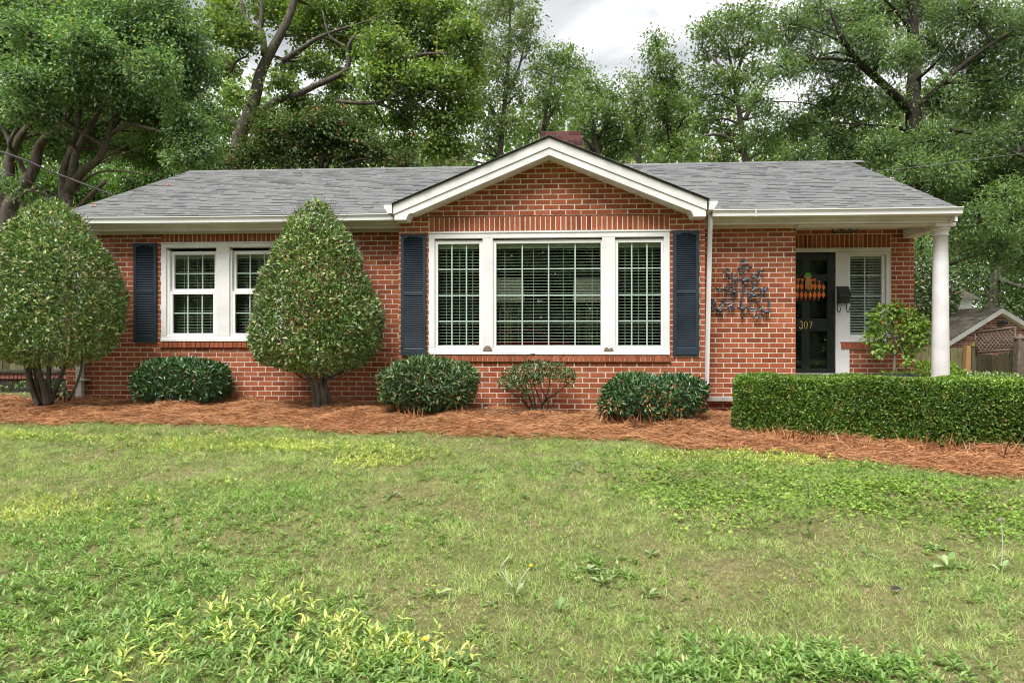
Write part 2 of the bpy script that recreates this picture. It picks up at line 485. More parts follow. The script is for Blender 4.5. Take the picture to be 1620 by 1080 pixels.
# front edge of the mulch bed, from the photograph
EDGE = np.array([ghit(u, v)[:2] for u, v in [(-250, 664), (0, 666), (250, 670), (505, 679), (700, 686), (870, 690), (1000, 696), (1150, 710), (1300, 724), (1450, 738), (1620, 757), (1850, 785)]])
def edge_y(x):
    return np.interp(x, EDGE[:, 0], EDGE[:, 1]) + .05*np.sin(np.asarray(x)*3.3) + .03*np.sin(np.asarray(x)*7.9+1)
def bed_z(x, y):
    e = np.clip((y - edge_y(x)) / .25, 0, 1)
    return gh(x, y) + .006 + e*(.045 + .02*np.sin(x*5.3+y*4) + .02*np.sin(x*9.1-y*7))
bx = np.linspace(-10.5, 8.5, 190)
bt = np.linspace(0, 1, 22)
BX, BT = np.meshgrid(bx, bt)
BACK = np.where(BX > 3.6, 9.42, 9.6)
BY = edge_y(BX) + (BACK - edge_y(BX))*BT
V = np.stack([BX, BY, bed_z(BX, BY)], -1).reshape(-1, 3)
nx = len(bx)
i = (np.arange(len(bt)-1)[:, None]*nx + np.arange(nx-1)[None, :]).ravel()
MT['mulch'] = mat_plain('mulch', (.13, .05, .025), (.30, .13, .065), 30, .95, .1, 60, .02, detail=7)
tag(link('mulch_bed', mesh_np('mulch_bed', V, np.stack([i, i+1, i+1+nx, i+nx], -1), True), MT['mulch']), 'brown mulch bed along the foot of the house', kind='structure')

# ------------------------------------------------------------------ the house
HOUSE = empty('brick_house', (-.9, 9.5, 0), 'single storey red brick house with grey shingle roof and front gable', 'house')
YM, YG, YP = 9.47, 9.0, 10.3           # main wall, gable wall, porch back wall
XL, XR, XG0, XG1, XP = -7.04, 5.247, -2.063, 1.957, 3.27
EAVE_Y, EAVE_Z, RIDGE_Y, RIDGE_Z = 9.12, 2.715, 12.55, 4.20
RS = (RIDGE_Z-EAVE_Z)/(RIDGE_Y-EAVE_Y)
roof_z = lambda y: EAVE_Z + RS*(y-EAVE_Y)
GCX, GAP, GSL = -.06, 3.586, .4145     # gable centre, apex and slope of the rake's top edge
gable_top = lambda x: GAP - GSL*abs(x-GCX)

def wall_cells(w0, w1, z0, z1, holes):
    us = sorted({w0, w1, *[min(max(h[0], w0), w1) for h in holes], *[min(max(h[1], w0), w1) for h in holes]})
    zs = sorted({z0, z1, *[min(max(h[2], z0), z1) for h in holes], *[min(max(h[3], z0), z1) for h in holes]})
    for a, bb in zip(us, us[1:]):
        for c_, d in zip(zs, zs[1:]):
            if not any(h[0] <= (a+bb)/2 <= h[1] and h[2] <= (c_+d)/2 <= h[3] for h in holes):
                yield a, bb, c_, d

def mortar_wall(parent, face, w0, w1, z0, z1, holes=(), thick=.2, extra=None):
    """backing wall with openings; face is ('y', y, -1) or ('x', x, +-1): plane and outward sign"""
    mb = MB()
    ax, p, sg = face
    q = p - sg*thick
    def P(u, z, t): return (u, t, z) if ax == 'y' else (t, u, z)
    def quad(a, bb, c_, d): mb.add([a, bb, c_, d], [(0, 1, 2, 3)])
    for a, bb, c_, d in wall_cells(w0, w1, z0, z1, holes):
        quad(P(a, c_, p), P(bb, c_, p), P(bb, d, p), P(a, d, p))
        quad(P(a, c_, q), P(a, d, q), P(bb, d, q), P(bb, c_, q))
    for h in holes:
        quad(P(h[0], h[2], p), P(h[0], h[2], q), P(h[0], h[3], q), P(h[0], h[3], p))
        quad(P(h[1], h[2], p), P(h[1], h[3], p), P(h[1], h[3], q), P(h[1], h[2], q))
        quad(P(h[0], h[3], p), P(h[0], h[3], q), P(h[1], h[3], q), P(h[1], h[3], p))
        quad(P(h[0], h[2], p), P(h[1], h[2], p), P(h[1], h[2], q), P(h[0], h[2], q))
    if extra: mb.add([P(u, z, p) for u, z in extra], [tuple(range(len(extra)))])
    return mb.build('wall', MT['mortar'], parent)

def lay_courses(w0, w1, z_ref, h, z0, z1, holes=(), top=None, pitch=.203, joint=.0136, shift=0):
    """running bond inside a rectangle, cut round the holes and under a sloping top; gives (u0,u1,z0,z1,poly)"""
    out = []
    k0 = int(math.floor((z0-z_ref)/h)) - 1
    k1 = int(math.ceil((z1-z_ref)/h)) + 1
    for k in range(k0, k1):
        a, bb = z_ref + k*h + joint/2, z_ref + (k+1)*h - joint/2
        a, bb = max(a, z0), min(bb, z1)
        if bb - a < .012: continue
        x = w0 - random.uniform(0, .008) - (pitch/2 if k % 2 else 0) - shift
        while x < w1:
            pc = [(max(x + joint/2, w0), min(x + pitch - joint/2, w1))]
            x += pitch + random.uniform(-.003, .003)
            for hx in holes:
                if min(bb, hx[3]) - max(a, hx[2]) > .3*(bb-a):
                    nw = []
                    for p, q in pc:
                        if q <= hx[0] or p >= hx[1]: nw.append((p, q)); continue
                        if p < hx[0]: nw.append((p, hx[0] - joint/2))
                        if q > hx[1]: nw.append((hx[1] + joint/2, q))
                    pc = nw
            for p, q in pc:
                if q - p < .018: continue
                if top is None:
                    out.append((p, q, a, bb, None)); continue
                poly = [(p, a), (q, a), (q, bb), (p, bb)]
                if min(top(p), top(q)) < bb:
                    nl = []
                    for i_ in range(4):
                        s_, e_ = poly[i_], poly[(i_+1) % 4]
                        fs, fe = top(s_[0]) - s_[1], top(e_[0]) - e_[1]
                        if fs >= 0: nl.append(s_)
                        if fs*fe < 0:
                            t = fs/(fs-fe); nl.append((s_[0]+(e_[0]-s_[0])*t, s_[1]+(e_[1]-s_[1])*t))
                    if len(nl) >= 3: out.append((p, q, a, bb, nl))
                else:
                    out.append((p, q, a, bb, None))
    return out

def lay_soldiers(w0, w1, z0, z1, n=None, joint=.0136, pitch=.0665):
    n = n or round((w1-w0)/pitch)
    pw = (w1-w0)/n
    return [(w0+i_*pw+joint/2, w0+(i_+1)*pw-joint/2, z0+joint/2, z1-joint/2, None) for i_ in range(n)]

def brick_solid(mb, face, br, proud=.0035):
    ax, p, sg = face
    u0, u1, a, bb, poly = br
    o = p + sg*(proud + random.uniform(-.001, .001))
    if poly is None:
        j = lambda: random.uniform(-.0012, .0012)
        poly = [(u0+j(), a+j()), (u1+j(), a+j()), (u1+j(), bb+j()), (u0+j(), bb+j())]
    P = (lambda u, z, t: (u, t, z)) if ax == 'y' else (lambda u, z, t: (t, u, z))
    n = len(poly)
    vs = [P(u, z, o) for u, z in poly] + [P(u, z, p - sg*.01) for u, z in poly]
    fs = [tuple(range(n))] + [(i_, n+i_, n+(i_+1) % n, (i_+1) % n) for i_ in range(n)]
    mb.add(vs, fs)

def brickwork(parent, face, bricks, mat=None, name='brickwork', proud=.0035):
    mb = MB()
    for br in bricks: brick_solid(mb, face, br, proud)
    return tag(mb.build(name, mat or MT['brick_joined'], parent), kind='stuff')

_bm = {}
def brick_object(parent, face, br):
    """a single brick as an object; alike bricks share their mesh"""
    u0, u1, a, bb, poly = br
    w, h = round(u1-u0, 2), round(bb-a, 2)
    if poly is not None:
        mb = MB(); brick_solid(mb, face, br)
        c_ = ((u0+u1)/2, face[1], (a+bb)/2)
        return mb.build('brick', MT['brick'], parent, loc=c_)
    v_ = random.randrange(4)
    key = (w, h, v_)
    if key not in _bm:
        r_ = random.Random(hash(key) & 0xffff)
        j = lambda s_=.0013: r_.uniform(-s_, s_)
        vs = [(-w/2+j(), -.0035+j(), -h/2+j()), (w/2+j(), -.0035+j(), -h/2+j()), (w/2+j(), -.0035+j(), h/2+j()), (-w/2+j(), -.0035+j(), h/2+j())]
        vs += [(x, .01, z) for x, _, z in vs[:4]]
        me = bpy.data.meshes.new('brick')
        me.from_pydata(vs, [], [(0, 1, 2, 3), (0, 4, 5, 1), (1, 5, 6, 2), (2, 6, 7, 3), (3, 7, 4, 0)])
        me.materials.append(MT['brick'])
        _bm[key] = me
    o = link('brick', _bm[key], None, parent, ((u0+u1)/2, face[1], (a+bb)/2))
    o.scale = ((u1-u0)/w, 1, (bb-a)/h)
    return o

# window openings (x0, x1, z0, z1) of the white frames
BIG = (-1.654, 1.503, .807, 2.427)
LEFT = (-5.612, -3.83, .980, 2.395)
SIDE = (4.124, 4.907, .980, 2.345)
DOOR = (3.27, 4.124, .516, 2.285)

# gable wall
FG = ('y', YG, -1)
hG = .06875
gt = lambda x: gable_top(x) - .13
wg = mortar_wall(HOUSE, FG, XG0, XG1, -.15, 2.64, [BIG], extra=[(XG0, 2.64), (XG1, 2.64), (XG1, gt(XG1)), (GCX, gt(GCX)), (XG0, gt(XG0))])
MB().box(XG0+.01, XG1-.01, YG+.0015, YG+.012, 2.60, 2.68).build('mortar_band', MT['mortar'], wg)
hole = [(BIG[0], BIG[1], .715, 2.64)]
bricks = lay_courses(XG0, XG1, .715, hG, -.15, 3.46, hole, top=gt)
bricks += lay_soldiers(BIG[0], BIG[1], 2.434, 2.64, 47)
bricks.sort(key=lambda q: -q[2])
for br in bricks[:300]: brick_object(wg, FG, br)
brickwork(wg, FG, bricks[300:])
mb = MB()                                                   # rowlock sill, sloping a little and standing proud
def sill(parent, x0, x1, yf, z0, z1, n, mat=None):
    pw = (x1-x0)/n
    mm = MB()
    mm.box(x0, x1, yf-.020, yf-.001, z0+.004, z1-.006)
    mm.build('sill_mortar', MT['mortar'], parent)
    mm = MB()
    for i_ in range(n):
        a, bb = x0+i_*pw+.005, x0+(i_+1)*pw-.005
        o_ = random.uniform(-.002, .002)
        mm.prism([(yf-.036+o_, z0), (yf+.02, z0), (yf+.02, z1), (yf-.036+o_, z1-.008)], a, bb, 'x')
    tag(mm.build('rowlock_sill', MT['brick_joined'], parent), kind='stuff')
sill(wg, BIG[0]-.02, BIG[1]+.02, YG, .715, .803, 48)

# main wall, left and right of the gable
FM = ('y', YM, -1)
hM = .0682
wl_ = mortar_wall(HOUSE, FM, XL, XG0+.02, -.15, 2.62, [LEFT])
bl = lay_courses(XL, XG0, .894, hM, -.15, 2.6, [(LEFT[0], LEFT[1], .894, 2.6)])
bl += lay_soldiers(LEFT[0]-.02, LEFT[1]+.02, 2.395, 2.59, 27)
brickwork(wl_, FM, bl)
sill(wl_, LEFT[0]-.02, LEFT[1]+.02, YM, .894, .976, 27)
wr_ = mortar_wall(HOUSE, FM, XG1-.02, XP, -.2, 2.62)
brickwork(wr_, FM, lay_courses(XG1, XP, .894, hM, -.2, 2.6, shift=.05))
# short returns of the gable, and the porch return
for x, sg in ((XG0, -1), (XG1, 1)):
    w = mortar_wall(HOUSE, ('x', x, sg), YG+.009, YM, -.15, 2.7, thick=.15)
    brickwork(w, ('x', x, sg), lay_courses(YG+.004, YM, .715, hG, -.15, 2.64))
w = mortar_wall(HOUSE, ('x', XP, 1), YM+.009, YP, -.1, 2.62, thick=.2)
brickwork(w, ('x', XP, 1), lay_courses(YM+.004, YP, .894, hM, -.1, 2.6))
# porch back wall
FP = ('y', YP, -1)
hP = .0677
wp = mortar_wall(HOUSE, FP, XP-.02, XR, -.1, 2.66, [(3.25, 4.124+.05, .45, 2.345), (4.1, SIDE[1], SIDE[2], SIDE[3])])
bp = lay_courses(XP, XR, 2.351-40*hP, hP, .40, 2.66, [(3.2, 4.20, 0, 2.556), (4.19, 4.918, .876, 2.556)])
bp += lay_soldiers(3.27, 4.918, 2.351, 2.553, 25)
brickwork(wp, FP, bp)
sill(wp, 4.20, 4.93, YP, .876, .972, 11)
# side and rear walls
for x, sg, y0 in ((XR, 1, YP+.009), (XL, -1, YM+.009)):
    w = mortar_wall(HOUSE, ('x', x, sg), y0, 15.6, -.15, 2.62, thick=.2, extra=[(y0, 2.62), (15.6, 2.62), (15.6, 2.66), (RIDGE_Y, RIDGE_Z-.08), (y0, roof_z(y0)-.1)])
    brickwork(w, ('x', x, sg), lay_courses(y0, 15.6, .894, hM, -.15, 4.2, top=lambda q: min(roof_z(q), roof_z(2*RIDGE_Y-q))-.1))
w = mortar_wall(HOUSE, ('y', 15.6, 1), XL, XR, -.15, 2.62)
brickwork(w, ('y', 15.6, 1), lay_courses(XL, XR, .894, hM, -.15, 2.6))

# rooms seen dimly through the glass
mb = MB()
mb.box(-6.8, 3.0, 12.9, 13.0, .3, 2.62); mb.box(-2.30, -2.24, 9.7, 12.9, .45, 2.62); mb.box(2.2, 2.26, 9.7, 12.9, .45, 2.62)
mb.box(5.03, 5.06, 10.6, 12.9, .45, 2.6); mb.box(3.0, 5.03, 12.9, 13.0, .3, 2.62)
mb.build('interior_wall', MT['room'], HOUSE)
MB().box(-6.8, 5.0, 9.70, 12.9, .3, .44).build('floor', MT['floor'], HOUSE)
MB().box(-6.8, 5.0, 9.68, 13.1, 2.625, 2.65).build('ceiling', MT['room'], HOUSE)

# ------------------------------------------------------------------ roof
roof = MB()
roof.add([(-7.0, EAVE_Y-.03, EAVE_Z-.012), (5.15, EAVE_Y-.03, EAVE_Z-.012), (5.24, RIDGE_Y, RIDGE_Z), (-6.88, RIDGE_Y, RIDGE_Z),
          (-7.0, 2*RIDGE_Y-EAVE_Y, EAVE_Z), (5.15, 2*RIDGE_Y-EAVE_Y, EAVE_Z),
          (-7.0, EAVE_Y-.03, EAVE_Z-.05), (5.15, EAVE_Y-.03, EAVE_Z-.05), (5.24, RIDGE_Y, RIDGE_Z-.05), (-6.88, RIDGE_Y, RIDGE_Z-.05),
          (-7.0, 2*RIDGE_Y-EAVE_Y, EAVE_Z-.05), (5.15, 2*RIDGE_Y-EAVE_Y, EAVE_Z-.05)],
         [(0, 1, 2, 3), (3, 2, 5, 4), (6, 9, 8, 7), (9, 10, 11, 8), (0, 6, 7, 1), (4, 5, 11, 10), (0, 3, 9, 6), (3, 4, 10, 9), (1, 7, 8, 2), (2, 8, 11, 5)])
ROOF = roof.build('roof', MT['felt'], HOUSE)
SL = math.hypot(RIDGE_Y-EAVE_Y, RIDGE_Z-EAVE_Z)
sy, sz = (RIDGE_Y-EAVE_Y)/SL, (RIDGE_Z-EAVE_Z)/SL
tabs = []
EXPO = .108
nrow = int(SL/EXPO)
for r_ in range(nrow+1):
    s0 = r_*EXPO - .035
    s1 = min(s0 + EXPO + .012, SL-.01)
    f_ = s0/SL
    xa, xb = -7.02 + .13*f_, 5.17 + .09*f_
    x = xa - random.uniform(0, .2)
    while x < xb:
        wd = random.choice((.09, .12, .15, .18, .22, .28))
        p, q = max(x, xa), min(x + wd, xb)
        x += wd
        if q - p < .02: continue
        thick = random.choice((.004, .006, .008, .012))
        yc = EAVE_Y + sy*s0
        if -2.05 < (p+q)/2 < 1.93 and roof_z(yc) < gable_top((p+q)/2) - .12: continue      # under the front gable's roof
        tabs.append((p, q, s0, s1, thick))
def tab_verts(p, q, s0, s1, th):
    nrm = (-sz, sy)
    def P(x, s_, t): return (x, EAVE_Y + sy*s_ + nrm[0]*t, EAVE_Z + sz*s_ + nrm[1]*t)
    return [P(p, s0, .003), P(q, s0, .003), P(q, s1, .003), P(p, s1, .003), P(p, s0, .003+th), P(q, s0, .003+th), P(q, s1, .004), P(p, s1, .004)]
TF = [(4, 5, 6, 7), (0, 1, 5, 4), (1, 2, 6, 5), (3, 0, 4, 7)]
idx = sorted(range(len(tabs)), key=lambda k: (tabs[k][2], -(tabs[k][1]-tabs[k][0])))
lone = set(idx[:300])
mb = MB()
sm = {}
for k, t in enumerate(tabs):
    if k in lone:
        p, q, s0, s1, th = t
        key = (round(q-p, 2), th)
        if key not in sm:
            vs = np.array(tab_verts(-key[0]/2, key[0]/2, 0, EXPO+.012, th)) - np.array((0, EAVE_Y, EAVE_Z))
            me = bpy.data.meshes.new('shingle'); me.from_pydata([tuple(v) for v in vs], [], TF); me.materials.append(MT['shingle'])
            sm[key] = me
        o = link('shingle', sm[key], None, ROOF, ((p+q)/2, EAVE_Y+sy*s0, EAVE_Z+sz*s0))
        o.scale = ((q-p)/key[0], 1, 1)
    else:
        mb.add(tab_verts(*t), TF)
tag(mb.build('shingles', MT['shingle_joined'], ROOF), kind='stuff')
cap = MB()
x = -6.9
while x < 5.2:
    cap.prism([(RIDGE_Y-.15, RIDGE_Z-.052), (RIDGE_Y, RIDGE_Z+.016), (RIDGE_Y+.15, RIDGE_Z-.052), (RIDGE_Y+.15, RIDGE_Z-.06), (RIDGE_Y, RIDGE_Z+.004), (RIDGE_Y-.15, RIDGE_Z-.06)], x, x+.29-random.uniform(0, .004), 'x')
    x += .295
tag(cap.build('ridge_cap', MT['shingle_joined'], ROOF), kind='stuff')

# front gable roof
mb = MB()
GL, GRr = -2.085, 1.945
gpts = [(GL, gable_top(GL)+.004), (GCX, GAP+.006), (GRr, gable_top(GRr)+.004), (GRr, gable_top(GRr)-.010), (GCX, GAP-.010), (GL, gable_top(GL)-.010)]
mb.prism(gpts, 8.68, 11.15, 'y')
GROOF = mb.build('gable_roof', MT['felt'], HOUSE)
mb = MB()
for sd in (-1, 1):
    end = GL if sd < 0 else GRr
    n = int(abs(end-GCX)*math.hypot(1, GSL)/EXPO)
    for k in range(n+1):
        xa = end - sd*(k*EXPO/math.hypot(1, GSL)); xb = xa - sd*(EXPO+.01)/math.hypot(1, GSL)
        if (xb-GCX)*sd < 0: xb = GCX
        y = 8.668 - random.uniform(0, .01)
        while y < 11.0:
            y1 = y + random.choice((.12, .17, .22, .3)); th = random.choice((.003, .005, .007))
            yv = min(y1, 11.05)
            za, zb = gable_top(xa)+.006, gable_top(xb)+.006
            mb.add([(xa, y, za), (xa, yv, za), (xb, yv, zb), (xb, y, zb), (xa, y, za+th), (xa, yv, za+th), (xb, yv, zb+.003), (xb, y, zb+.003)],
                   [(4, 5, 6, 7), (0, 1, 5, 4), (3, 0, 4, 7), (1, 2, 6, 5)])
            y = y1
tag(mb.build('shingles', MT['shingle_joined'], GROOF), kind='stuff')
# rake boards: upper crown board, lower frieze board with a curved return at the foot
for sd in (-1, 1):
    end = -2.068 if sd < 0 else 1.922
    t = gable_top
    up = [(GCX, GAP-.011), (end, t(end)-.011), (end, t(end)-.135), (GCX, GAP-.138)]
    MB().prism(up, 8.70, 8.80, 'y').build('rake_board', MT['white'], HOUSE, .004)
    e2 = end + sd*-.012
    foot = end - sd*.165
    lo = [(GCX, GAP-.139), (e2, t(e2)-.136), (e2, 2.548), (foot, 2.548), (foot-sd*.008, 2.575), (foot-sd*.020, 2.602), (foot-sd*.042, 2.628)]
    x2 = foot - sd*.095
    lo += [(x2, t(x2)-.228), (GCX, GAP-.232)]
    MB().prism(lo, 8.714, 8.99, 'y').build('rake_frieze', MT['white'], HOUSE, .003)

# gutters: K profile swept along x
def gutter_x(x0, x1, sag=.0):
    prof = [(9.20, 2.608), (9.115, 2.608), (9.105, 2.63), (9.088, 2.648), (9.075, 2.672), (9.075, 2.690), (9.060, 2.690), (9.060, 2.703), (9.082, 2.703), (9.085, 2.62), (9.19, 2.62), (9.195, 2.70), (9.20, 2.70)]
    n = max(2, int((x1-x0)/.8))
    mm = MB()
    xs_ = np.linspace(x0, x1, n+1)
    zz = lambda x: -sag*math.sin(math.pi*(x-x0)/(x1-x0))
    k = len(prof)
    vs = [(x, p[0], p[1]+zz(x)) for x in xs_ for p in prof]
    fs = [(i_*k+j, (i_+1)*k+j, (i_+1)*k+(j+1) % k, i_*k+(j+1) % k) for i_ in range(n) for j in range(k)]
    fs += [tuple(range(k)), tuple(n*k + j for j in range(k-1, -1, -1))]
    mm.add(vs, fs)
    return mm.build('gutter', MT['gutter'], HOUSE)
gutter_x(-7.02, -2.09, .012); gutter_x(2.075, 5.235, .004)
for x in (2.62,): MB().box(x, x+.012, 9.057, 9.2, 2.604, 2.706).build('gutter_joint', MT['gutter'], HOUSE)
for sd, x in ((-1, GL), (1, GRr)):                          # short gutters along the sides of the front gable
    o = lambda d: x + sd*d
    prof = [(o(.0), 2.632), (o(.06), 2.632), (o(.075), 2.66), (o(.105), 2.70), (o(.112), 2.742), (o(0), 2.742)]
    MB().prism(prof, 8.705, 9.2, 'y').build('gutter', MT['gutter'], HOUSE, .003)
# boxed cornice under the gutters
for x0, x1 in ((XL+.0, XG0-.002), (XG1+.002, 5.16)):
    MB().box(x0, x1, 9.255, YM+.03, 2.535, 2.606).build('cornice', MT['white'], HOUSE, .004)
    MB().box(x0-.0, x1, 9.203, 9.254, 2.575, 2.70).build('fascia', MT['white'], HOUSE, .003)
    MB().box(x0+.02, x1-.05, 9.44, 9.458, 2.512, 2.533).build('bed_moulding', MT['white'], HOUSE, .003)
for x in (-7.02, 5.16):
    s_ = 1 if x > 0 else -1
    mb = MB()
    for (y0, z0_), (y1, z1_) in (((9.12, EAVE_Z-.06), (RIDGE_Y, RIDGE_Z-.06)), ((RIDGE_Y, RIDGE_Z-.06), (2*RIDGE_Y-9.12, EAVE_Z-.06))):
        mb.prism([(y0, z0_), (y1, z1_), (y1, z1_-.13), (y0, z0_-.13)], min(x, x+s_*.03), max(x, x+s_*.03), 'x')
    mb.build('rake_board', MT['white'], HOUSE)
# crown return over the porch column
MB().prism([(9.23, 2.60), (9.23, 2.56), (9.255, 2.535), (9.28, 2.535), (9.28, 2.60)], 5.161, 5.20, 'x').build('cornice_return', MT['white'], HOUSE, .003)
# porch: ceiling, beams, floor slab, ledge, column
MB().box(XP+.01, XR-.01, 9.53, YP-.01, 2.612, 2.66).build('porch_ceiling', MT['white'], HOUSE)
MB().box(5.085, 5.235, 9.52, YP-.012, 2.485, 2.611).build('porch_beam', MT['white'], HOUSE, .004)
MB().box(XP-.02, 5.16, 9.30, 9.50, 2.514, 2.533).build('porch_beam', MT['white'], HOUSE, .004)
MB().box(XP+.005, 5.45, 9.36, YP, .02, .45).build('porch_floor', MT['concrete'], HOUSE, .01)
MB().box(XG1+.09, 3.0, 9.33, 9.455, .175, .235).build('ledge', MT['concrete'], HOUSE, .006)
cxp, cyp = 5.127, 9.40
MB().lathe((cxp, cyp, 0), [(.118, .45), (.118, .50), (.106, .52), (.108, .53), (.100, 1.2), (.093, 2.0), (.087, 2.375), (.098, 2.380), (.101, 2.388), (.098, 2.396),
    (.090, 2.40), (.090, 2.43), (.096, 2.440), (.112, 2.462), (.118, 2.468), (.118, 2.487)], 32).build('column', MT['white'], HOUSE)
MB().box(cxp-.13, cxp+.13, cyp-.13, cyp+.10, 2.4875, 2.534).build('column_cap', MT['white'], HOUSE, .004)
# chimney
CH = MB().box(-.25, .545, 12.78, 13.55, 3.9, 4.74).box(-.24, .525, 12.79, 13.54, 4.74, 4.905).build('chimney', MT['mortar_old'], HOUSE)
mb = []
brickwork(CH, ('y', 12.78, -1), lay_courses(-.25, .545, 3.95, .0677, 4.05, 4.735), MT['brick_soot'])
brickwork(CH, ('y', 12.79, -1), lay_courses(-.24, .525, 4.745, .079, 4.745, 4.905), MT['brick_soot'])
brickwork(CH, ('x', .545, 1), lay_courses(12.79, 13.54, 3.95, .0677, 4.0, 4.735), MT['brick_soot'])
# downspouts
def downspout(pts, w=.062, d=.05):
    mm = MB()
    for (p, q) in zip(pts, pts[1:]):
        p, q = np.array(p, float), np.array(q, float)
        vs = []
        for c_ in (p, q):
            vs += [(c_[0]-w/2, c_[1]-d/2, c_[2]), (c_[0]+w/2, c_[1]-d/2, c_[2]), (c_[0]+w/2, c_[1]+d/2, c_[2]), (c_[0]-w/2, c_[1]+d/2, c_[2])]
        mm.add(vs, [(0, 1, 5, 4), (1, 2, 6, 5), (2, 3, 7, 6), (3, 0, 4, 7), (0, 3, 2, 1), (4, 5, 6, 7)])
    return mm
a, bb = at(1123.5, 332, 9.15), at(1117.5, 608, 9.15)
ds = downspout([a, bb]).build('downspout', MT['gutter'], HOUSE, .006)
e_ = at(1117, 621, 9.10)
downspout([bb + (0, 0, .02), e_], .066, .06).build('downspout_elbow', MT['gutter'], HOUSE, .006)
e2 = at(1118, 630, 9.07)
MB().box(e2[0]-.027, e2[0]+.03, 9.055, 9.16, e2[2], e2[2]+.06).build('drain_outlet', MT['black'], HOUSE)
a, bb = at(126.5, 356, 9.40), at(126.5, 637, 9.40)
ds = downspout([a, bb], .088, .07).build('downspout', MT['gutter'], HOUSE, .006)
p = at(131, 600.5, 9.38)
MB().box(p[0]-.1, p[0]+.06, 9.345, 9.45, p[2]-.012, p[2]+.012).build('downspout_strap', MT['gutter'], HOUSE)

# ------------------------------------------------------------------ windows
def board(x0, x1, y0, y1, z0, z1, name, parent, mat='white', bev=.003):
    return MB().box(x0, x1, y0, y1, z0, z1).build(name, MT[mat], parent, bev)

_pane = {}
def pane(parent, x0, x1, y, z0, z1):
    w, h = x1-x0, z1-z0
    key = (round(w, 3), round(h, 3))
    if key not in _pane:
        me = bpy.data.meshes.new('pane')
        vs = [(sx*w/2, t, s2*h/2) for t in (-.002, .002) for sx, s2 in ((-1, -1), (1, -1), (1, 1), (-1, 1))]
        me.from_pydata(vs, [], [(0, 1, 2, 3), (7, 6, 5, 4), (0, 4, 5, 1), (1, 5, 6, 2), (2, 6, 7, 3), (3, 7, 4, 0)])
        me.materials.append(MT['glass']); _pane[key] = me
    return link('pane', _pane[key], None, parent, ((x0+x1)/2, y, (z0+z1)/2))

def lights(parent, x0, x1, z0, z1, vx, hz, y):
    """a glazed sash: panes in a grid with thin white bars between, bars at vx and hz"""
    xs_ = [x0] + list(vx) + [x1]; zs_ = [z0] + list(hz) + [z1]
    for a, c_ in zip(xs_, xs_[1:]):
        for d, e in zip(zs_, zs_[1:]):
            pane(parent, a, c_, y, d, e)
    for a in vx: board(a-.0085, a+.0085, y+.004, y+.014, z0, z1, 'muntin', parent, 'muntin', 0)
    k = 0
    for d in hz:
        k += .001
        board(x0, x1, y+.0045+k*.2, y+.0135, d-.0075, d+.0075, 'muntin', parent, 'muntin', 0)

def blind(x0, x1, z0, z1, y, label, tilt=2, gap=.0408, valance=.075, cords=(.2, .5, .8), mat='slat'):
    root = empty('window_blind', ((x0+x1)/2, y, z1), label, 'blind', 'white slatted blinds inside the windows')
    w = x1-x0
    MB().box(x0, x1, y-.03, y+.025, z1-valance, z1).build('headrail', MT['slat'], root)
    me = bpy.data.meshes.new('slat')
    h = .022
    vs = [(sx*w/2, yy, .004*(1-(yy/h)**2)+dz) for dz in (0, .0022) for yy in (-h, 0, h) for sx in (-1, 1)]
    me.from_pydata(vs, [], [(0, 2, 3, 1), (2, 4, 5, 3), (6, 7, 9, 8), (8, 9, 11, 10), (0, 1, 7, 6), (4, 10, 11, 5), (0, 6, 8, 2), (2, 8, 10, 4), (1, 3, 9, 7), (3, 5, 11, 9)])
    me.materials.append(MT[mat])
    z = z1 - valance - gap*.6
    while z > z0 + .03:
        o = link('slat', me, None, root, ((x0+x1)/2, y, z))
        o.rotation_euler = (R(tilt + random.uniform(-1.5, 1.5)), R(random.uniform(-.12, .12)), 0)
        z -= gap
    MB().box(x0, x1, y-.022, y+.022, z0+.005, z0+.022).build('bottom_rail', MT['slat'], root)
    for c_ in cords:
        xx = x0 + w*c_
        MB().box(xx-.0022, xx+.0022, y-.027, y-.0245, z0+.01, z1-.05).box(xx-.0022, xx+.0022, y+.0245, y+.027, z0+.01, z1-.05).build('ladder_cord', MT['slat'], root)
    return root

X = lambda u, Y: float(at(u, 540, Y)[0])
Z = lambda u, v, Y: float(at(u, v, Y)[2])

def window_frame(parent, O, Y, head=.085, jamb=.075, foot=.08, cap=True):
    x0, x1, z0, z1 = O
    y0, y1 = Y-.022, Y+.10
    board(x0, x0+jamb, y0, y1, z0+foot, z1-head, 'casing', parent)
    board(x1-jamb, x1, y0, y1, z0+foot, z1-head, 'casing', parent)
    board(x0, x1, y0-.001, y1, z1-head, z1-.018, 'casing', parent)
    board(x0-.012, x1+.012, y0-.012, y1, z1-.0175, z1, 'drip_cap', parent)
    MB().prism([(y0-.020, z0), (y1, z0), (y1, z0+foot), (y0, z0+foot-.001), (y0-.003, z0+.038), (y0-.020, z0+.034)], x0, x1, 'x').build('window_sill', MT['white'], parent, .003)

def sash(parent, x0, x1, z0, z1, y, s, mat='vinyl', sb=None, st=None):
    """four rails of a sash of outer size; s is the stile width"""
    sb = sb or s; st = st or s
    board(x0, x0+s, y, y+.04, z0, z1, 'stile', parent, mat)
    board(x1-s, x1, y, y+.04, z0, z1, 'stile', parent, mat)
    board(x0+s, x1-s, y+.001, y+.04, z1-st, z1, 'rail', parent, mat)
    board(x0+s, x1-s, y+.001, y+.04, z0, z0+sb, 'rail', parent, mat)

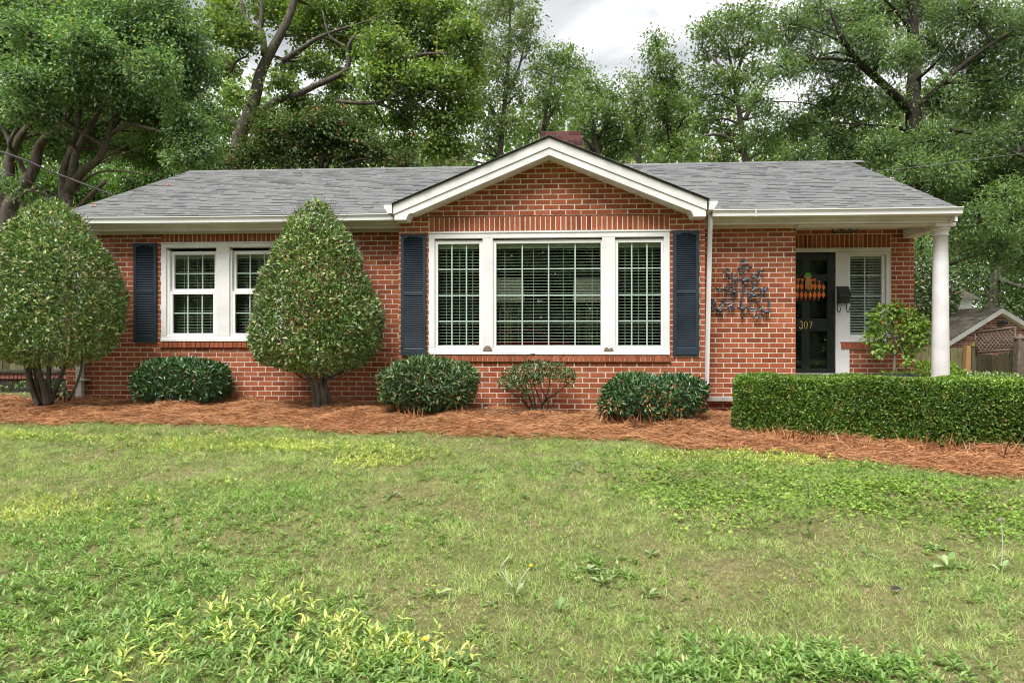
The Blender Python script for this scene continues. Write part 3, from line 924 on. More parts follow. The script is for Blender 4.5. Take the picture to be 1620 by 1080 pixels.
# the big three-part window
WB = empty('window', (-.07, YG, .8)); WB.parent = HOUSE; WB.location = tuple(np.array((-.07, YG, .8)) - root_loc(HOUSE))
window_frame(WB, BIG, YG)
yS = YG+.035
g1 = (X(693.2, yS), X(758.6, yS)); g2 = (X(785.4, yS), X(950.2, yS)); g3 = (X(977.7, yS), X(1045.4, yS))
zt, zb = Z(870, 385, yS), Z(870, 547, yS)
for a, c_ in ((763.5, 779.7), (952.5, 973)):
    board(X(a, YG-.02), X(c_, YG-.02), YG-.021, YG+.10, BIG[2]+.08, BIG[3]-.086, 'mullion', WB)
hz = [Z(870, v, yS) for v in (508, 466.8, 425)]
for gg, vx in ((g1, (714.8, 737.9)), (g2, (826.2, 867.9, 909.9)), (g3, (999.4, 1023.6))):
    s_ = .045
    sash(WB, gg[0]-s_, gg[1]+s_, zb-.05, zt+s_, YG+.012, s_, sb=.05)
    lights(WB, gg[0]-.005, gg[1]+.005, zb-.005, zt+.005, [X(q, yS) for q in vx], hz, yS)
blind(g1[0]-.02, g1[1]+.02, zb-.03, zt+.02, YG+.13, 'white slatted blind in the narrow left light of the big front window')
blind(g2[0]-.02, g2[1]+.02, zb-.03, zt+.02, YG+.13, 'wide white slatted blind in the middle of the big front window', cords=(.09, .36, .64, .91))
blind(g3[0]-.02, g3[1]+.02, zb-.03, zt+.02, YG+.13, 'white slatted blind in the narrow right light of the big front window')

# the double window on the left
WLf = empty('window', (-4.7, YM, 1)); WLf.parent = HOUSE; WLf.location = tuple(np.array((-4.7, YM, 1)) - root_loc(HOUSE))
window_frame(WLf, LEFT, YM, .075, .072, .075)
yS = YM+.045
board(X(342.3, YM-.02), X(362.8, YM-.02), YM-.021, YM+.10, LEFT[2]+.075, LEFT[3]-.076, 'mullion', WLf)
for k, (ga, gb) in enumerate(((275.3, 339.0), (373.5, 437.2))):
    x0, x1 = X(ga, yS), X(gb, yS)
    du = ga - 275.3
    s_ = .05
    zt, zm1, zm0, zb = Z(300, 403, yS), Z(300, 461.3, yS), Z(300, 466, yS), Z(300, 527, yS)
    sash(WLf, x0-.04, x1+.04, zm1-.001, zt+.05, YM+.052, .04, sb=.04, st=.05)
    sash(WLf, x0-.04, x1+.04, zb-.045, zm1+.001, YM+.010, .04, sb=.045, st=zm1-zm0)
    board(x0-.085, x0-.042, YM+.005, YM+.09, zb-.06, zt+.055, 'jamb_liner', WLf, 'vinyl')
    board(x1+.042, x1+.085, YM+.005, YM+.09, zb-.06, zt+.055, 'jamb_liner', WLf, 'vinyl')
    lights(WLf, x0, x1, zm1+.035, zt, [X(296.1+du, yS), X(318.8+du, yS)], [Z(300, 432.5, yS)], YM+.07)
    lights(WLf, x0, x1, zb, zm0+.004, [X(297.7+du, yS), X(320.5+du, yS)], [Z(300, 495.3, yS)], YM+.03)
    blind(x0-.03, x1+.03, zb-.03, zt+.03, YM+.17, ('white slatted blind in the left half of the double window', 'white slatted blind partly behind the tall egg shaped shrub')[k])

# door side light
WS = empty('window', (4.6, YP, 1)); WS.parent = HOUSE; WS.location = tuple(np.array((4.6, YP, 1)) - root_loc(HOUSE))
yS = YP+.03
x0, x1, zt, zb = X(1344.3, yS), X(1394, yS), Z(1370, 406, yS), Z(1370, 528, yS)
board(4.126, x0-.022, YP-.018, YP+.1, .46, 2.29, 'trim_panel', WS)
board(x0-.021, 4.895, YP-.0175, YP+.1, .985, zb-.038, 'trim_panel', WS)
board(x0-.021, 4.895, YP-.0172, YP+.1, zt+.028, 2.29, 'trim_panel', WS)
board(x1+.05, 4.894, YP-.02, YP+.1, zb-.037, zt+.027, 'casing', WS)
board(XP+.01, 4.905, YP-.022, YP+.1, 2.2915, 2.335, 'casing', WS)
board(XP+.01, 4.918, YP-.032, YP+.1, 2.3355, 2.35, 'drip_cap', WS)
board(4.185, 4.925, YP-.04, YP+.05, .972, .984, 'window_sill', WS)
sash(WS, x0-.02, x1+.048, zb-.036, zt+.026, YP+.012, .02)
board(x1, x1+.047, YP+.006, YP+.05, zb-.034, zt+.024, 'stile', WS, 'vinyl')
lights(WS, x0, x1, zb, zt, [X(1368.3, yS)], [Z(1370, v, yS) for v in (499.5, 467.8, 435.6)], yS)
blind(x0-.01, x1+.01, zb-.02, zt+.01, YP+.10, 'white slatted blind in the narrow side light beside the black door', tilt=24, valance=.04, mat='vinyl')

# ------------------------------------------------------------------ shutters
def shutter(x0, x1, z0, z1, Y, mid):
    root = empty('shutter', ((x0+x1)/2, Y, z0)); root.parent = HOUSE
    root.location = tuple(np.array(((x0+x1)/2, Y, z0)) - root_loc(HOUSE))
    ya, yb = Y-.040, Y-.012
    st = .042
    fr = MB()
    fr.box(x0, x0+st, ya, yb, z0, z1).box(x1-st, x1, ya, yb, z0, z1)
    fr.build('stile', MT['shutter'], root, .004)
    xc = (x0+x1)/2; hw = (x1-x0)/2 - st
    arch = [(xc-hw, z1-.003), (xc+hw, z1-.003), (xc+hw, z1-.062), (xc+hw*.8, z1-.058), (xc+hw*.4, z1-.040), (xc, z1-.034), (xc-hw*.4, z1-.040), (xc-hw*.8, z1-.058), (xc-hw, z1-.062)]
    MB().prism(arch[::-1], ya+.001, yb, 'y').build('rail', MT['shutter'], root, .003)
    MB().box(xc-hw, xc+hw, ya+.001, yb, mid-.022, mid+.022).build('rail', MT['shutter'], root, .003)
    MB().box(xc-hw, xc+hw, ya+.001, yb, z0+.003, z0+.095).build('rail', MT['shutter'], root, .003)
    MB().box(xc-hw, xc+hw, yb-.004, yb-.0005, z0+.095, z1-.04).build('back_panel', MT['shutter'], root)
    me = bpy.data.meshes.new('slat')
    vs = []
    for sx in (-1, 1):
        for y_, z_ in ((.004, -.0115), (.000, -.0085), (.019, .0115), (.022, .0085)):
            vs.append((sx*hw, y_, z_))
    me.from_pydata(vs, [], [(0, 4, 5, 1), (1, 5, 6, 2), (2, 6, 7, 3), (3, 7, 4, 0)])
    me.materials.append(MT['shutter'])
    for a, c_ in ((z0+.108, mid-.034), (mid+.034, z1-.052)):
        n = int(round((c_-a)/.0248))
        for k in range(n+1):
            link('slat', me, None, root, (xc, ya+.003, a + (c_-a)*k/n))
    for sx in (x0+st*.5, x1-st*.5):
        for zz in (z1-.055, z0+.12, mid):
            MB().ball((sx, ya-.001, zz), (.006, .003, .006), 8, 4).build('screw', MT['black'], root)
    return root
shutter(X(213.3, YM), X(249.6, YM), Z(230, 541.5, YM), Z(230, 384.7, YM), YM, Z(230, 461.5, YM))
shutter(X(635, YG), X(674.6, YG), Z(655, 562.8, YG), Z(655, 370.8, YG), YG, Z(655, 465, YG))
shutter(X(1064.2, YG), X(1105.5, YG), Z(1085, 561.8, YG), Z(1085, 365.2, YG), YG, Z(1085, 462, YG))

# ------------------------------------------------------------------ storm door with the number 307
DR = empty('door', (3.7, YP, .516)); DR.parent = HOUSE; DR.location = tuple(np.array((3.7, YP, .516)) - root_loc(HOUSE))
yd = YP-.012
dx0, dx1, dz0, dz1 = X(1229, yd), X(1320.6, yd), Z(1290, 589.5, yd), Z(1290, 400, yd)
dx0 = max(dx0, XP+.012)
ux = lambda u: X(u, yd)
vz = lambda v: Z(1290, v, yd)
cols = [(dx0+.015, ux(1269)), (ux(1280), ux(1309.3))]
rows = [(411, 433.5), (445, 504), (523.3, 582.8)]
board(ux(1309.3), dx1, yd, yd+.03, dz0, dz1, 'stile', DR, 'black')
board(dx0, dx0+.015, yd, yd+.03, dz0, dz1, 'stile', DR, 'black')
board(ux(1269), ux(1280), yd+.002, yd+.03, dz0, dz1, 'stile', DR, 'black')
edges = [dz1] + [vz(v) for r_ in rows for v in r_] + [dz0]
for k in range(0, len(edges), 2):
    for a, c_ in cols: board(a, c_, yd+.003, yd+.03, edges[k+1], edges[k], 'rail', DR, 'black')
for r_ in rows:
    for a, c_ in cols:
        pane(DR, a, c_, yd+.018, vz(r_[1]), vz(r_[0]))
        for q in (a+.004, c_-.004): board(q-.004, q+.004, yd+.006, yd+.02, vz(r_[1]), vz(r_[0]), 'bead', DR, 'black', 0)
board(ux(1262), dx1+.01, YP+.16, YP+.20, .45, 2.3, 'inner_door', DR, 'black')
board(dx0-.0, dx1+.01, yd-.05, yd+.06, .452, dz0-.004, 'threshold', DR, 'concrete')
for v in (429, 585): MB().box(dx1-.004, dx1+.004, yd-.006, yd+.004, vz(v)-.03, vz(v)+.03).build('hinge', MT['black'], DR)
def digit(strokes):
    mm = MB()
    for pts, rr in strokes:
        P = [np.array((ux(1230+px/9), yd-.0065, vz(490+pz/9))) for px, pz in pts]
        mm.tube(P, rr, 6)
    return mm.build('digit', MT['gold'], DR)
arc = lambda cx, cy, rx, ry, a0, a1, n=12: [(cx+rx*math.cos(R(a0+(a1-a0)*k/n)), cy+ry*math.sin(R(a0+(a1-a0)*k/n))) for k in range(n+1)]
tn, tk = .0042, .0088
thick = lambda n, lo=tn, hi=tk: [lo+(hi-lo)*math.sin(math.pi*k/n) for k in range(n+1)]
digit([(arc(332, 188, 20, 24, -160, 95), thick(12)), (arc(331, 239, 24, 28, -90, 160), thick(12)), (arc(314, 253, 6, 6, 0, 360, 6), [.006]*7)])
digit([(arc(400, 216, 22, 52, 0, 180, 14), [tk if k in (0, 1, 13, 14) else tn+.0035*abs(7-k)/7 for k in range(15)]), (arc(400, 216, 22, 52, 180, 360, 14), [tk if k in (0, 1, 13, 14) else tn+.0035*abs(7-k)/7 for k in range(15)])])
digit([([(448, 182), (450, 168), (494, 168)], [tn, .0055, tn]), ([(493, 168), (478, 205), (468, 240), (464, 266)], [tn, .0055, .0075, .0088])])


# ------------------------------------------------------------------ things on and by the house
# metal tree sculpture on the right wall
zp = lambda px, pz, y=YM-.045: at(1110+px/9, 400+pz/9, y)
ART = empty('wall_sculpture', tuple(zp(585, 540, YM)), 'blue grey metal tree sculpture with birds and blossoms hung on the brick wall', 'wall art')
def smooth(pts, n=4):
    P = [np.array(p, float) for p in pts]
    if len(P) < 3: return P
    P = [2*P[0]-P[1]] + P + [2*P[-1]-P[-2]]
    out = []
    for k in range(1, len(P)-2):
        for j in range(n):
            t = j/n
            a, b_, c_, d = P[k-1], P[k], P[k+1], P[k+2]
            out.append(.5*((2*b_) + (c_-a)*t + (2*a-5*b_+4*c_-d)*t*t + (-a+3*b_-3*c_+d)*t**3))
    out.append(P[-2])
    return out
MB().tube(smooth([zp(*p) for p in [(598,140),(602,220),(590,300),(580,360),(592,430),(590,500),(580,600),(556,680),(564,750),(580,820),(578,938)]]), .012, 8).build('stem', MT['verdigris'], ART)
for pts in [[(590,370),(480,345),(400,360),(365,300),(345,265)], [(598,360),(700,355),(785,345),(830,260)], [(590,500),(480,545),(410,520),(330,505),(220,515)],
            [(588,545),(700,545),(800,610),(860,560),(900,515),(950,518)], [(565,750),(470,720),(380,790),(270,810),(190,760),(145,700)],
            [(568,745),(690,725),(780,800),(850,820),(930,820),(958,710)], [(602,260),(650,230),(680,190)], [(480,345),(500,280),(540,230)], [(700,430),(735,520)], [(480,440),(470,520),(450,620)], [(780,800),(790,890),(820,910)], [(865,840),(880,930)], [(925,860),(920,930)], [(262,840),(262,890)]]:
    MB().tube(smooth([zp(*p, YM-.04+random.uniform(-.012, .012)) for p in pts]), .0042, 5).build('branch', MT['verdigris'], ART)
def flat_leaf(p, ang, l, w, y):
    c_ = zp(*p, y); ca, sa = math.cos(ang), math.sin(ang)
    P = lambda a, bb, dy: (c_[0]+a*ca-bb*sa, c_[1]+dy, c_[2]+a*sa+bb*ca)
    mm = MB()
    o = [(-l/2, 0), (-l*.15, w/2), (l*.2, w*.42), (l/2, 0), (l*.2, -w*.42), (-l*.15, -w/2)]
    vs = [P(a, bb, -.012*abs(bb)/w*2) for a, bb in o] + [P(a, bb, .004-.012*abs(bb)/w*2) for a, bb in o]
    fs = [(0, 1, 2, 3), (0, 3, 4, 5), (9, 8, 7, 6), (11, 10, 9, 6)] + [(i_, 6+i_, 6+(i_+1) % 6, (i_+1) % 6) for i_ in range(6)]
    return mm.add(vs, fs).build('leaf', MT['verdigris'], ART)
for p in [(335,275),(362,240),(660,190),(690,210),(430,315),(385,345),(400,378),(725,322),(720,357),(788,330),(808,352),(782,405),(806,272),(858,265),(485,445),(440,460),(720,447),(762,468),(735,505),(420,502),(318,540),(215,520),(242,520),(845,545),(888,545),(895,505),(935,520),(870,615),(412,605),(455,625),(425,675),(190,722),(290,705),(272,745),(400,735),(380,790),(455,795),(712,808),(742,818),(838,780),(852,812),(945,690),(965,740),(768,912),(822,912),(212,812),(575,120),(605,105),(600,135),(625,120),(140,690)]:
    flat_leaf(p, random.uniform(-2.6, 2.6), random.uniform(.060, .088), random.uniform(.028, .042), YM-.05+random.uniform(-.015, .01))
for p in [(545,225),(490,390),(660,398),(355,500),(335,672),(675,578),(818,522),(808,700),(440,778),(665,775),(145,780),(685,640),(150,680)]:
    c_ = zp(*p, YM-.05); rr = .030
    ring = [c_ + (rr*.75*math.cos(t), random.uniform(-.003, .003), rr*.75*math.sin(t)) for t in np.linspace(0, 2*math.pi, 11)]
    mm = MB().tube(ring, .0085, 6, False).ball(c_ + (0, .008, 0), (.010, .006, .010), 8, 4)
    mm.build('blossom', MT['verdigris'], ART)
for p, s_ in [((608,395),1), ((465,560),1), ((752,607),-1), ((270,822),-1), ((928,842),1), ((585,792),1)]:
    c_ = zp(*p, YM-.06)
    mm = MB().ball(c_, (.040, .026, .024), 12, 7).ball(c_ + (s_*.035, -.004, .016), (.017, .016, .016), 10, 6)
    mm.tube([c_ + (s_*.050, -.005, .015), c_ + (s_*.064, -.005, .012)], [.005, .001], 5)
    mm.add([tuple(c_ + np.array(q)) for q in [(-s_*.03, -.006, .010), (-s_*.078, -.01, .020), (-s_*.076, 0, .006), (-s_*.03, .006, -.006)]], [(0, 1, 2, 3), (3, 2, 1, 0)])
    mm.build('bird', MT['verdigris'], ART)

# wooden pumpkin hung on the door
pz_ = lambda px, pz, y: at(1230+px/9, 380+pz/9, y)
yk = yd-.020
PK = empty('door_decoration', tuple(pz_(423, 700, yk)), 'flat wooden pumpkin with black and orange diamonds hung on the black door', 'door decoration')
cx_, cz_ = pz_(423, 690, yk)[[0, 2]]
rx_, rz_ = (pz_(680, 690, yk)[0]-cx_), (pz_(423, 540, yk)[2]-cz_)
out = []
for k in range(40):
    t = 2*math.pi*k/40
    ex = .62
    px, pz = math.copysign(abs(math.cos(t))**ex, math.cos(t))*rx_, math.copysign(abs(math.sin(t))**.85, math.sin(t))*rz_
    if px < -(cx_-XP-.02): px = -(cx_-XP-.02)
    out.append((cx_+px, cz_+pz))
MB().prism(out, yk-.008, yk+.004, 'y').build('body', MT['black'], PK)
def diamond(px, pz, hw, hh, lo=None):
    c_ = pz_(px, pz, yk)
    w, h = hw/9/ (1080/10.5), hh/9/(1080/10.5)
    if c_[0]-w < XP+.012: return
    pts = [(c_[0]-w, c_[2]), (c_[0], c_[2]-h), (c_[0]+w, c_[2]), (c_[0], c_[2]+h)]
    if lo == 'top': pts = [(c_[0]-w, c_[2]+h*.45), (c_[0], c_[2]-h), (c_[0]+w, c_[2]+h*.45)]
    MB().prism(pts, yk-.012, yk-.0075, 'y').build('diamond', MT['orange'], PK)
for px in (292, 354, 478, 524): diamond(px, 566, 27, 34, 'top')
for px in (285, 343, 478, 530, 592, 652): diamond(px, 657 if px < 600 else 670, 26 if px < 640 else 22, 54 if px < 640 else 44)
for px in (278, 338, 398, 462, 525, 588, 650): diamond(px, 778, 26, 55 if px < 640 else 48)
diamond(590, 588, 16, 26, 'top')
for px in (272, 332, 392, 452, 517, 578):
    c_ = pz_(px, 848, yk)
    MB().ball(c_ - (0, .012, 0), .012, 8, 5).build('bead', MT['redball'], PK)
st_ = [pz_(*q, yk)[[0, 2]] for q in [(365,530),(380,490),(400,470),(440,468),(465,485),(480,530),(430,545)]]
MB().prism(st_, yk-.022, yk-.002, 'y').build('stem', MT['tan'], PK)
st_ = [pz_(*q, yk)[[0, 2]] for q in [(378,500),(385,476),(405,466),(445,466),(466,478),(470,510),(440,528),(400,520)]]
MB().prism(st_, yk-.030, yk-.0215, 'y').build('leaf', MT['lime'], PK)
for k in range(9):
    x0_ = 400+k*9
    pts = [pz_(425+(k-4)*4, 520, yk-.03), pz_(x0_+random.uniform(-3, 3), 600, yk-.036), pz_(x0_+random.uniform(-8, 8)+(k-4)*1.5, 700+random.uniform(-12, 15), yk-.02)]
    MB().tube(smooth(pts), .0055, 5).build('raffia_strand', MT['tan'], PK)

# letter box
yb_ = YP-.02
bx_ = lambda px, pz, d=0: at(1230+px/9, 380+pz/9, yb_-d)
ML = empty('mailbox', tuple(bx_(925, 900)), 'small black wall mailbox with slanting lid and two newspaper hooks', 'mailbox')
x0, x1 = bx_(840, 700)[0], bx_(1003, 700)[0]
zt, zl, zb = bx_(900, 660)[2], bx_(900, 800)[2], bx_(900, 900)[2]
MB().prism([(yb_, zb), (yb_-.085, zb), (yb_-.095, zl-.004), (yb_, zt-.01)], x0+.004, x1-.004, 'x').build('box', MT['iron'], ML, .004)
MB().prism([(yb_, zt), (yb_-.02, zt+.003), (yb_-.112, zl+.006), (yb_-.112, zl-.012), (yb_-.100, zl-.012), (yb_, zt-.012)], x0-.003, x1+.003, 'x').build('lid', MT['iron'], ML, .003)
c_ = bx_(930, 850, .095)
MB().tube([c_ + (-.03, 0, .012), c_ + (.03, 0, .012), c_ + (.03, 0, -.012), c_ + (-.03, 0, -.012), c_ + (-.03, 0, .012)], .004, 5).build('plaque', MT['black'], ML)
for px in (855, 985):
    pts = [bx_(px-2, 890, .03), bx_(px, 980, .03), bx_(px+8, 1012, .035), bx_(px+22, 1020, .05), bx_(px+38, 1000, .06), bx_(px+42, 955, .065)]
    MB().tube(smooth(pts), .006, 6).build('hook', MT['iron'], ML)

# ceiling light in the porch
lc = at(1337.5, 359, 9.86); lc[2] = 2.612
LT = empty('ceiling_light', tuple(lc), 'dark metal and glass light fixed to the white porch ceiling', 'ceiling light')
MB().box(lc[0]-.14, lc[0]+.14, 9.72, 10.0, 2.596, 2.6115).build('base_plate', MT['iron'], LT)
fr = MB()
for sx in (-1, 1):
    for sy_ in (-1, 1):
        fr.tube([(lc[0]+sx*.135, 9.86+sy_*.135, 2.596), (lc[0]+sx*.115, 9.86+sy_*.115, 2.520)], .007, 5)
    fr.tube([(lc[0]+sx*.115, 9.745, 2.52), (lc[0]+sx*.115, 9.975, 2.52)], .008, 5).tube([(lc[0]-.115, 9.86+sx*.115, 2.52), (lc[0]+.115, 9.86+sx*.115, 2.52)], .008, 5)
fr.tube([(lc[0], 9.725, 2.596), (lc[0], 9.745, 2.52)], .006, 5)
fr.build('cage', MT['iron'], LT)
MB().prism([(lc[0]-.125, 2.595), (lc[0]+.125, 2.595), (lc[0]+.107, 2.524), (lc[0]-.107, 2.524)], 9.752, 9.756, 'y').build('pane', MT['glass'], LT)
MB().prism([(lc[0]-.125, 2.595), (lc[0]+.125, 2.595), (lc[0]+.107, 2.524), (lc[0]-.107, 2.524)], 9.964, 9.968, 'y').build('pane', MT['glass'], LT)
MB().lathe((lc[0], 9.86, 2.535), [(.005, 0), (.022, .012), (.026, .03), (.016, .06)], 12).build('bulb', MT['vinyl'], LT)

# ornaments and bits on the window sill
for u, lab, two in ((771.5, 'single brown half round clay lump on the sill below the left mullion', 0), (963, 'double humped brown clay lump on the sill below the right mullion', 1)):
    ys_ = YG-.026
    c_ = at(u, 555.2, ys_)
    mm = MB()
    def fan(cx, r, h):
        o = [(cx + r*math.cos(t), c_[2] + h*math.sin(t)) for t in np.linspace(0, math.pi, 13)]
        mm.prism(o, ys_-.016, ys_+.004, 'y')
    if two: fan(c_[0]-.028, .034, .052); fan(c_[0]+.030, .032, .046)
    else: fan(c_[0], .062, .072)
    tag(mm.build('clay_ornament', MT['clay'], None, .004, loc=tuple(c_)), lab, 'ornament')
zs_ = BIG[2]+.001
for u0, u1, lab, rr in ((812, 829, 'thin broken grey twig lying at the left on the brick window sill', .0055), (832, 851, 'thick dark piece of bark lying on the brick window sill', .013)):
    a, bb = at(u0, 559, YG-.03), at(u1, 559, YG-.03)
    a[2] = bb[2] = .803+rr*.8
    tag(MB().tube([a, a+(bb-a)*.3+(0, 0, .003), a+(bb-a)*.7, bb+(0, 0, .003)], [rr*.6, rr, rr*1.1, rr*.7], 7).build('stick', MT['stick'], None, loc=tuple(a)), lab, 'twig')
c_ = at(892, 559.5, YG-.03); c_[2] = .803
tag(MB().lathe(c_, [(.014, 0), (.016, .004), (.009, .014), (.013, .024), (.016, .026)], 10).build('bottle_cap', MT['stick'], None, loc=tuple(c_)), 'small black stopper standing alone on the brick window sill', 'stopper')

# water pipe and hose
pb = at(769, 655, YG-.05); zg = float(bed_z(pb[0], pb[1]))
PT = empty('water_pipe', (pb[0], pb[1], zg), 'short white water pipe with grey valve in front of the brick wall', 'water pipe')
zt = at(769, 646, YG-.05)[2]
MB().lathe((pb[0], pb[1], 0), [(.013, zg-.02), (.013, zt-.015), (.021, zt-.012), (.022, zt+.02), (.016, zt+.024)], 12).build('pipe', MT['pvc'], PT)
MB().ball((pb[0], pb[1], zt+.034), (.016, .016, .013), 10, 6).box(pb[0]-.026, pb[0]+.026, pb[1]-.008, pb[1]+.008, zt+.042, zt+.05).build('valve', MT['iron'], PT)
hp = []
for u, v in [(728, 655.5), (745, 652.5), (762, 654.5), (775, 659), (790, 661.5), (805, 660.5), (820, 661.5), (834, 662)]:
    p = at(u, v, YG-.30-.1*random.random()); z0_ = float(bed_z(p[0], p[1])) + .02
    p[2] = max(p[2], z0_); hp.append(p)
tag(MB().tube(smooth(hp), .013, 7).build('garden_hose', MT['rubber'], None, loc=tuple(hp[0])), 'black rubber garden hose lying on the pine straw by the wall', 'hose')
# wire hoop sticking out above a shrub
hp = [at(u, v, 8.8) for u, v in [(624, 600), (622, 580), (617, 567), (622, 560), (638, 555.5), (652, 558), (657.5, 564), (655, 569)]]
hp2 = [at(u, v, 8.75) for u, v in [(615, 563), (619, 572), (626, 568), (634, 567), (645, 571), (648, 590)]]
tag(MB().tube(smooth(hp), .0035, 5).tube(smooth(hp2), .0035, 5).build('wire_hoop', MT['iron'], None, loc=tuple(hp[0])), 'bent black wire hoop poking up behind the round shrub', 'wire hoop')
# lamps seen through the middle of the big window
def table_lamp(u, Y, label):
    c_ = at(u, 540, Y)
    zt, zb2, zf = at(u, 442, Y)[2], at(u, 477, Y)[2], .86
    root = empty('table_lamp', (c_[0], Y, zf), label, 'table lamp')
    hw = 24/F*Y
    MB().prism([(c_[0]-hw, zb2), (c_[0]+hw, zb2), (c_[0]+hw*.93, zt), (c_[0]-hw*.93, zt)], Y-.12, Y+.12, 'y').build('lamp_shade', MT['shade'], root)
    MB().box(c_[0]-hw, c_[0]+hw, Y-.121, Y+.121, zb2-.018, zb2-.001).build('shade_trim', MT['tan'], root)
    mm = MB()
    w = .13
    for q in (-w, -.02, .02, w): mm.box(c_[0]+q-.010, c_[0]+q+.010, Y-.03, Y+.03, zf+.04, zb2-.08)
    for z_ in np.linspace(zf+.06, zb2-.09, 5): mm.box(c_[0]-w, c_[0]+w, Y-.028, Y+.028, z_-.010, z_+.010)
    mm.tube([(c_[0], Y, zb2-.1), (c_[0], Y, zb2)], .012, 6).box(c_[0]-.1, c_[0]+.1, Y-.06, Y+.06, zf, zf+.05)
    mm.build('lamp_base', MT['olive'], root)
    return root
table_lamp(806, 9.62, 'table lamp with pale oblong shade behind the left of the middle window light')
table_lamp(930, 9.62, 'table lamp with pale oblong shade behind the right of the middle window light')
tb = MB().box(-.7, 1.2, 9.42, 9.85, .83, .858)
TBL = empty('console_table', (.2, 9.63, .44), 'dark console table carrying two lamps inside the big window', 'table')
tb.build('table_top', MT['stick'], TBL)
for x in (-.66, 1.16):
    for y in (9.46, 9.81): MB().box(x-.025, x+.025, y-.025, y+.025, .44, .829).build('leg', MT['stick'], TBL)

# ------------------------------------------------------------------ foliage tools
def unit(v): return v/np.maximum(np.linalg.norm(v, axis=-1, keepdims=True), 1e-9)
def leaf_arrays(P, A, Nn, Ln, Wd, fold=.22, droop=.12):
    n = len(P)
    A = unit(A); S = unit(np.cross(A, Nn)); Nn = np.cross(S, A)
    Ln = np.broadcast_to(Ln, n)[:, None]; Wd = np.broadcast_to(Wd, n)[:, None]
    mid = P + A*Ln*.45
    V = np.stack([P, mid + S*Wd*.5 + Nn*Wd*fold, P + A*Ln - Nn*Ln*droop, mid - S*Wd*.5 + Nn*Wd*fold], 1).reshape(-1, 3)
    b_ = np.arange(n)[:, None]*4
    T = np.concatenate([b_ + [0, 1, 2], b_ + [0, 2, 3]], 1).reshape(-1, 3)
    return V, T
def leaf_object(name, parts, mat, parent=None, kind=None):
    vs, ts, o = [], [], 0
    for V_, T_ in parts:
        vs.append(V_); ts.append(T_+o); o += len(V_)
    V_, T_ = np.concatenate(vs), np.concatenate(ts)
    if parent is not None: V_ = V_ - root_loc(parent)
    me = mesh_np(name, V_, T_)
    me.materials.append(mat)
    ob = bpy.data.objects.new(name, me); COL.objects.link(ob)
    if parent is not None: ob.parent = parent
    return tag(ob, kind=kind)

def shell_sample(f, lo, hi, n, inner, grow=.0):
    """random points where -inner < f < grow, with outward directions"""
    lo, hi = np.array(lo, float), np.array(hi, float)
    got = []
    c_ = 0
    while c_ < n:
        P = rng.uniform(lo, hi, (n*4, 3))
        v = f(P)
        k = (v < grow) & (v > -inner*rng.random(len(P))**1.6)
        P = P[k]; got.append(P); c_ += len(P)
    P = np.concatenate(got)[:n]
    e = .01
    Nn = np.stack([f(P + np.eye(3)[k]*e) - f(P - np.eye(3)[k]*e) for k in range(3)], -1)
    return P, unit(Nn)

def shrub_leaves(f, lo, hi, n, ln, wd, inner=.12, up=.35, rnd_=.9, inner_frac=.35, core=.5):
    P, O = shell_sample(f, lo, hi, n, inner)
    if inner_frac:
        P2, O2 = shell_sample(f, lo, hi, int(n*inner_frac), core)
        P, O = np.concatenate([P, P2]), np.concatenate([O, O2])
    A = O*.55 + rng.normal(0, rnd_*.62, P.shape) + (0, 0, up*.5)
    Nn = O*.7 + rng.normal(0, .55, P.shape) + (0, 0, up)
    l = ln*rng.uniform(.65, 1.2, len(P))
    return leaf_arrays(P, A, Nn, l, l*wd)

def wob(P, a, s_, ph=0):
    return a*(np.sin(P[:, 0]*s_+ph)*np.sin(P[:, 2]*s_*.9+1+ph) + .6*np.sin(P[:, 0]*s_*2.3+2)*np.sin(P[:, 2]*s_*2.1+ph) + .5*np.sin(P[:, 1]*s_*1.7+P[:, 2]*s_))

def egg(cx, cy, z0, prof, ry):
    """implicit egg: prof gives (z, radius)"""
    pz, pr = np.array([p[0] for p in prof]), np.array([p[1] for p in prof])
    rm = pr.max()
    def f(P):
        r = np.interp(P[:, 2], pz, pr)
        d = np.hypot(P[:, 0]-cx, (P[:, 1]-cy)/ry)
        out = np.maximum(pz[0]-P[:, 2], P[:, 2]-pz[-1])
        return np.where(out > 0, out + np.maximum(d-r, 0)*.5 + .01, np.maximum(d - r, -.6)) + wob(P, .034, 6)
    return f

def stems(parent, base, targets, r0, r1, mat, name='stem', joined=False):
    mm = MB()
    for t in targets:
        t = np.array(t, float)
        bs = np.array(base, float) + (random.uniform(-.05, .05), random.uniform(-.04, .04), -.05)
        md = bs*.5 + t*.5 + np.array((-(t[0]-bs[0])*.15, 0, .03))
        q = MB() if not joined else mm
        q.tube(smooth([bs, md, t]), np.linspace(r0*random.uniform(.8, 1.15), r1, 9), 7)
        if not joined: q.build(name, mat, parent)
    if joined: mm.build(name, mat, parent)

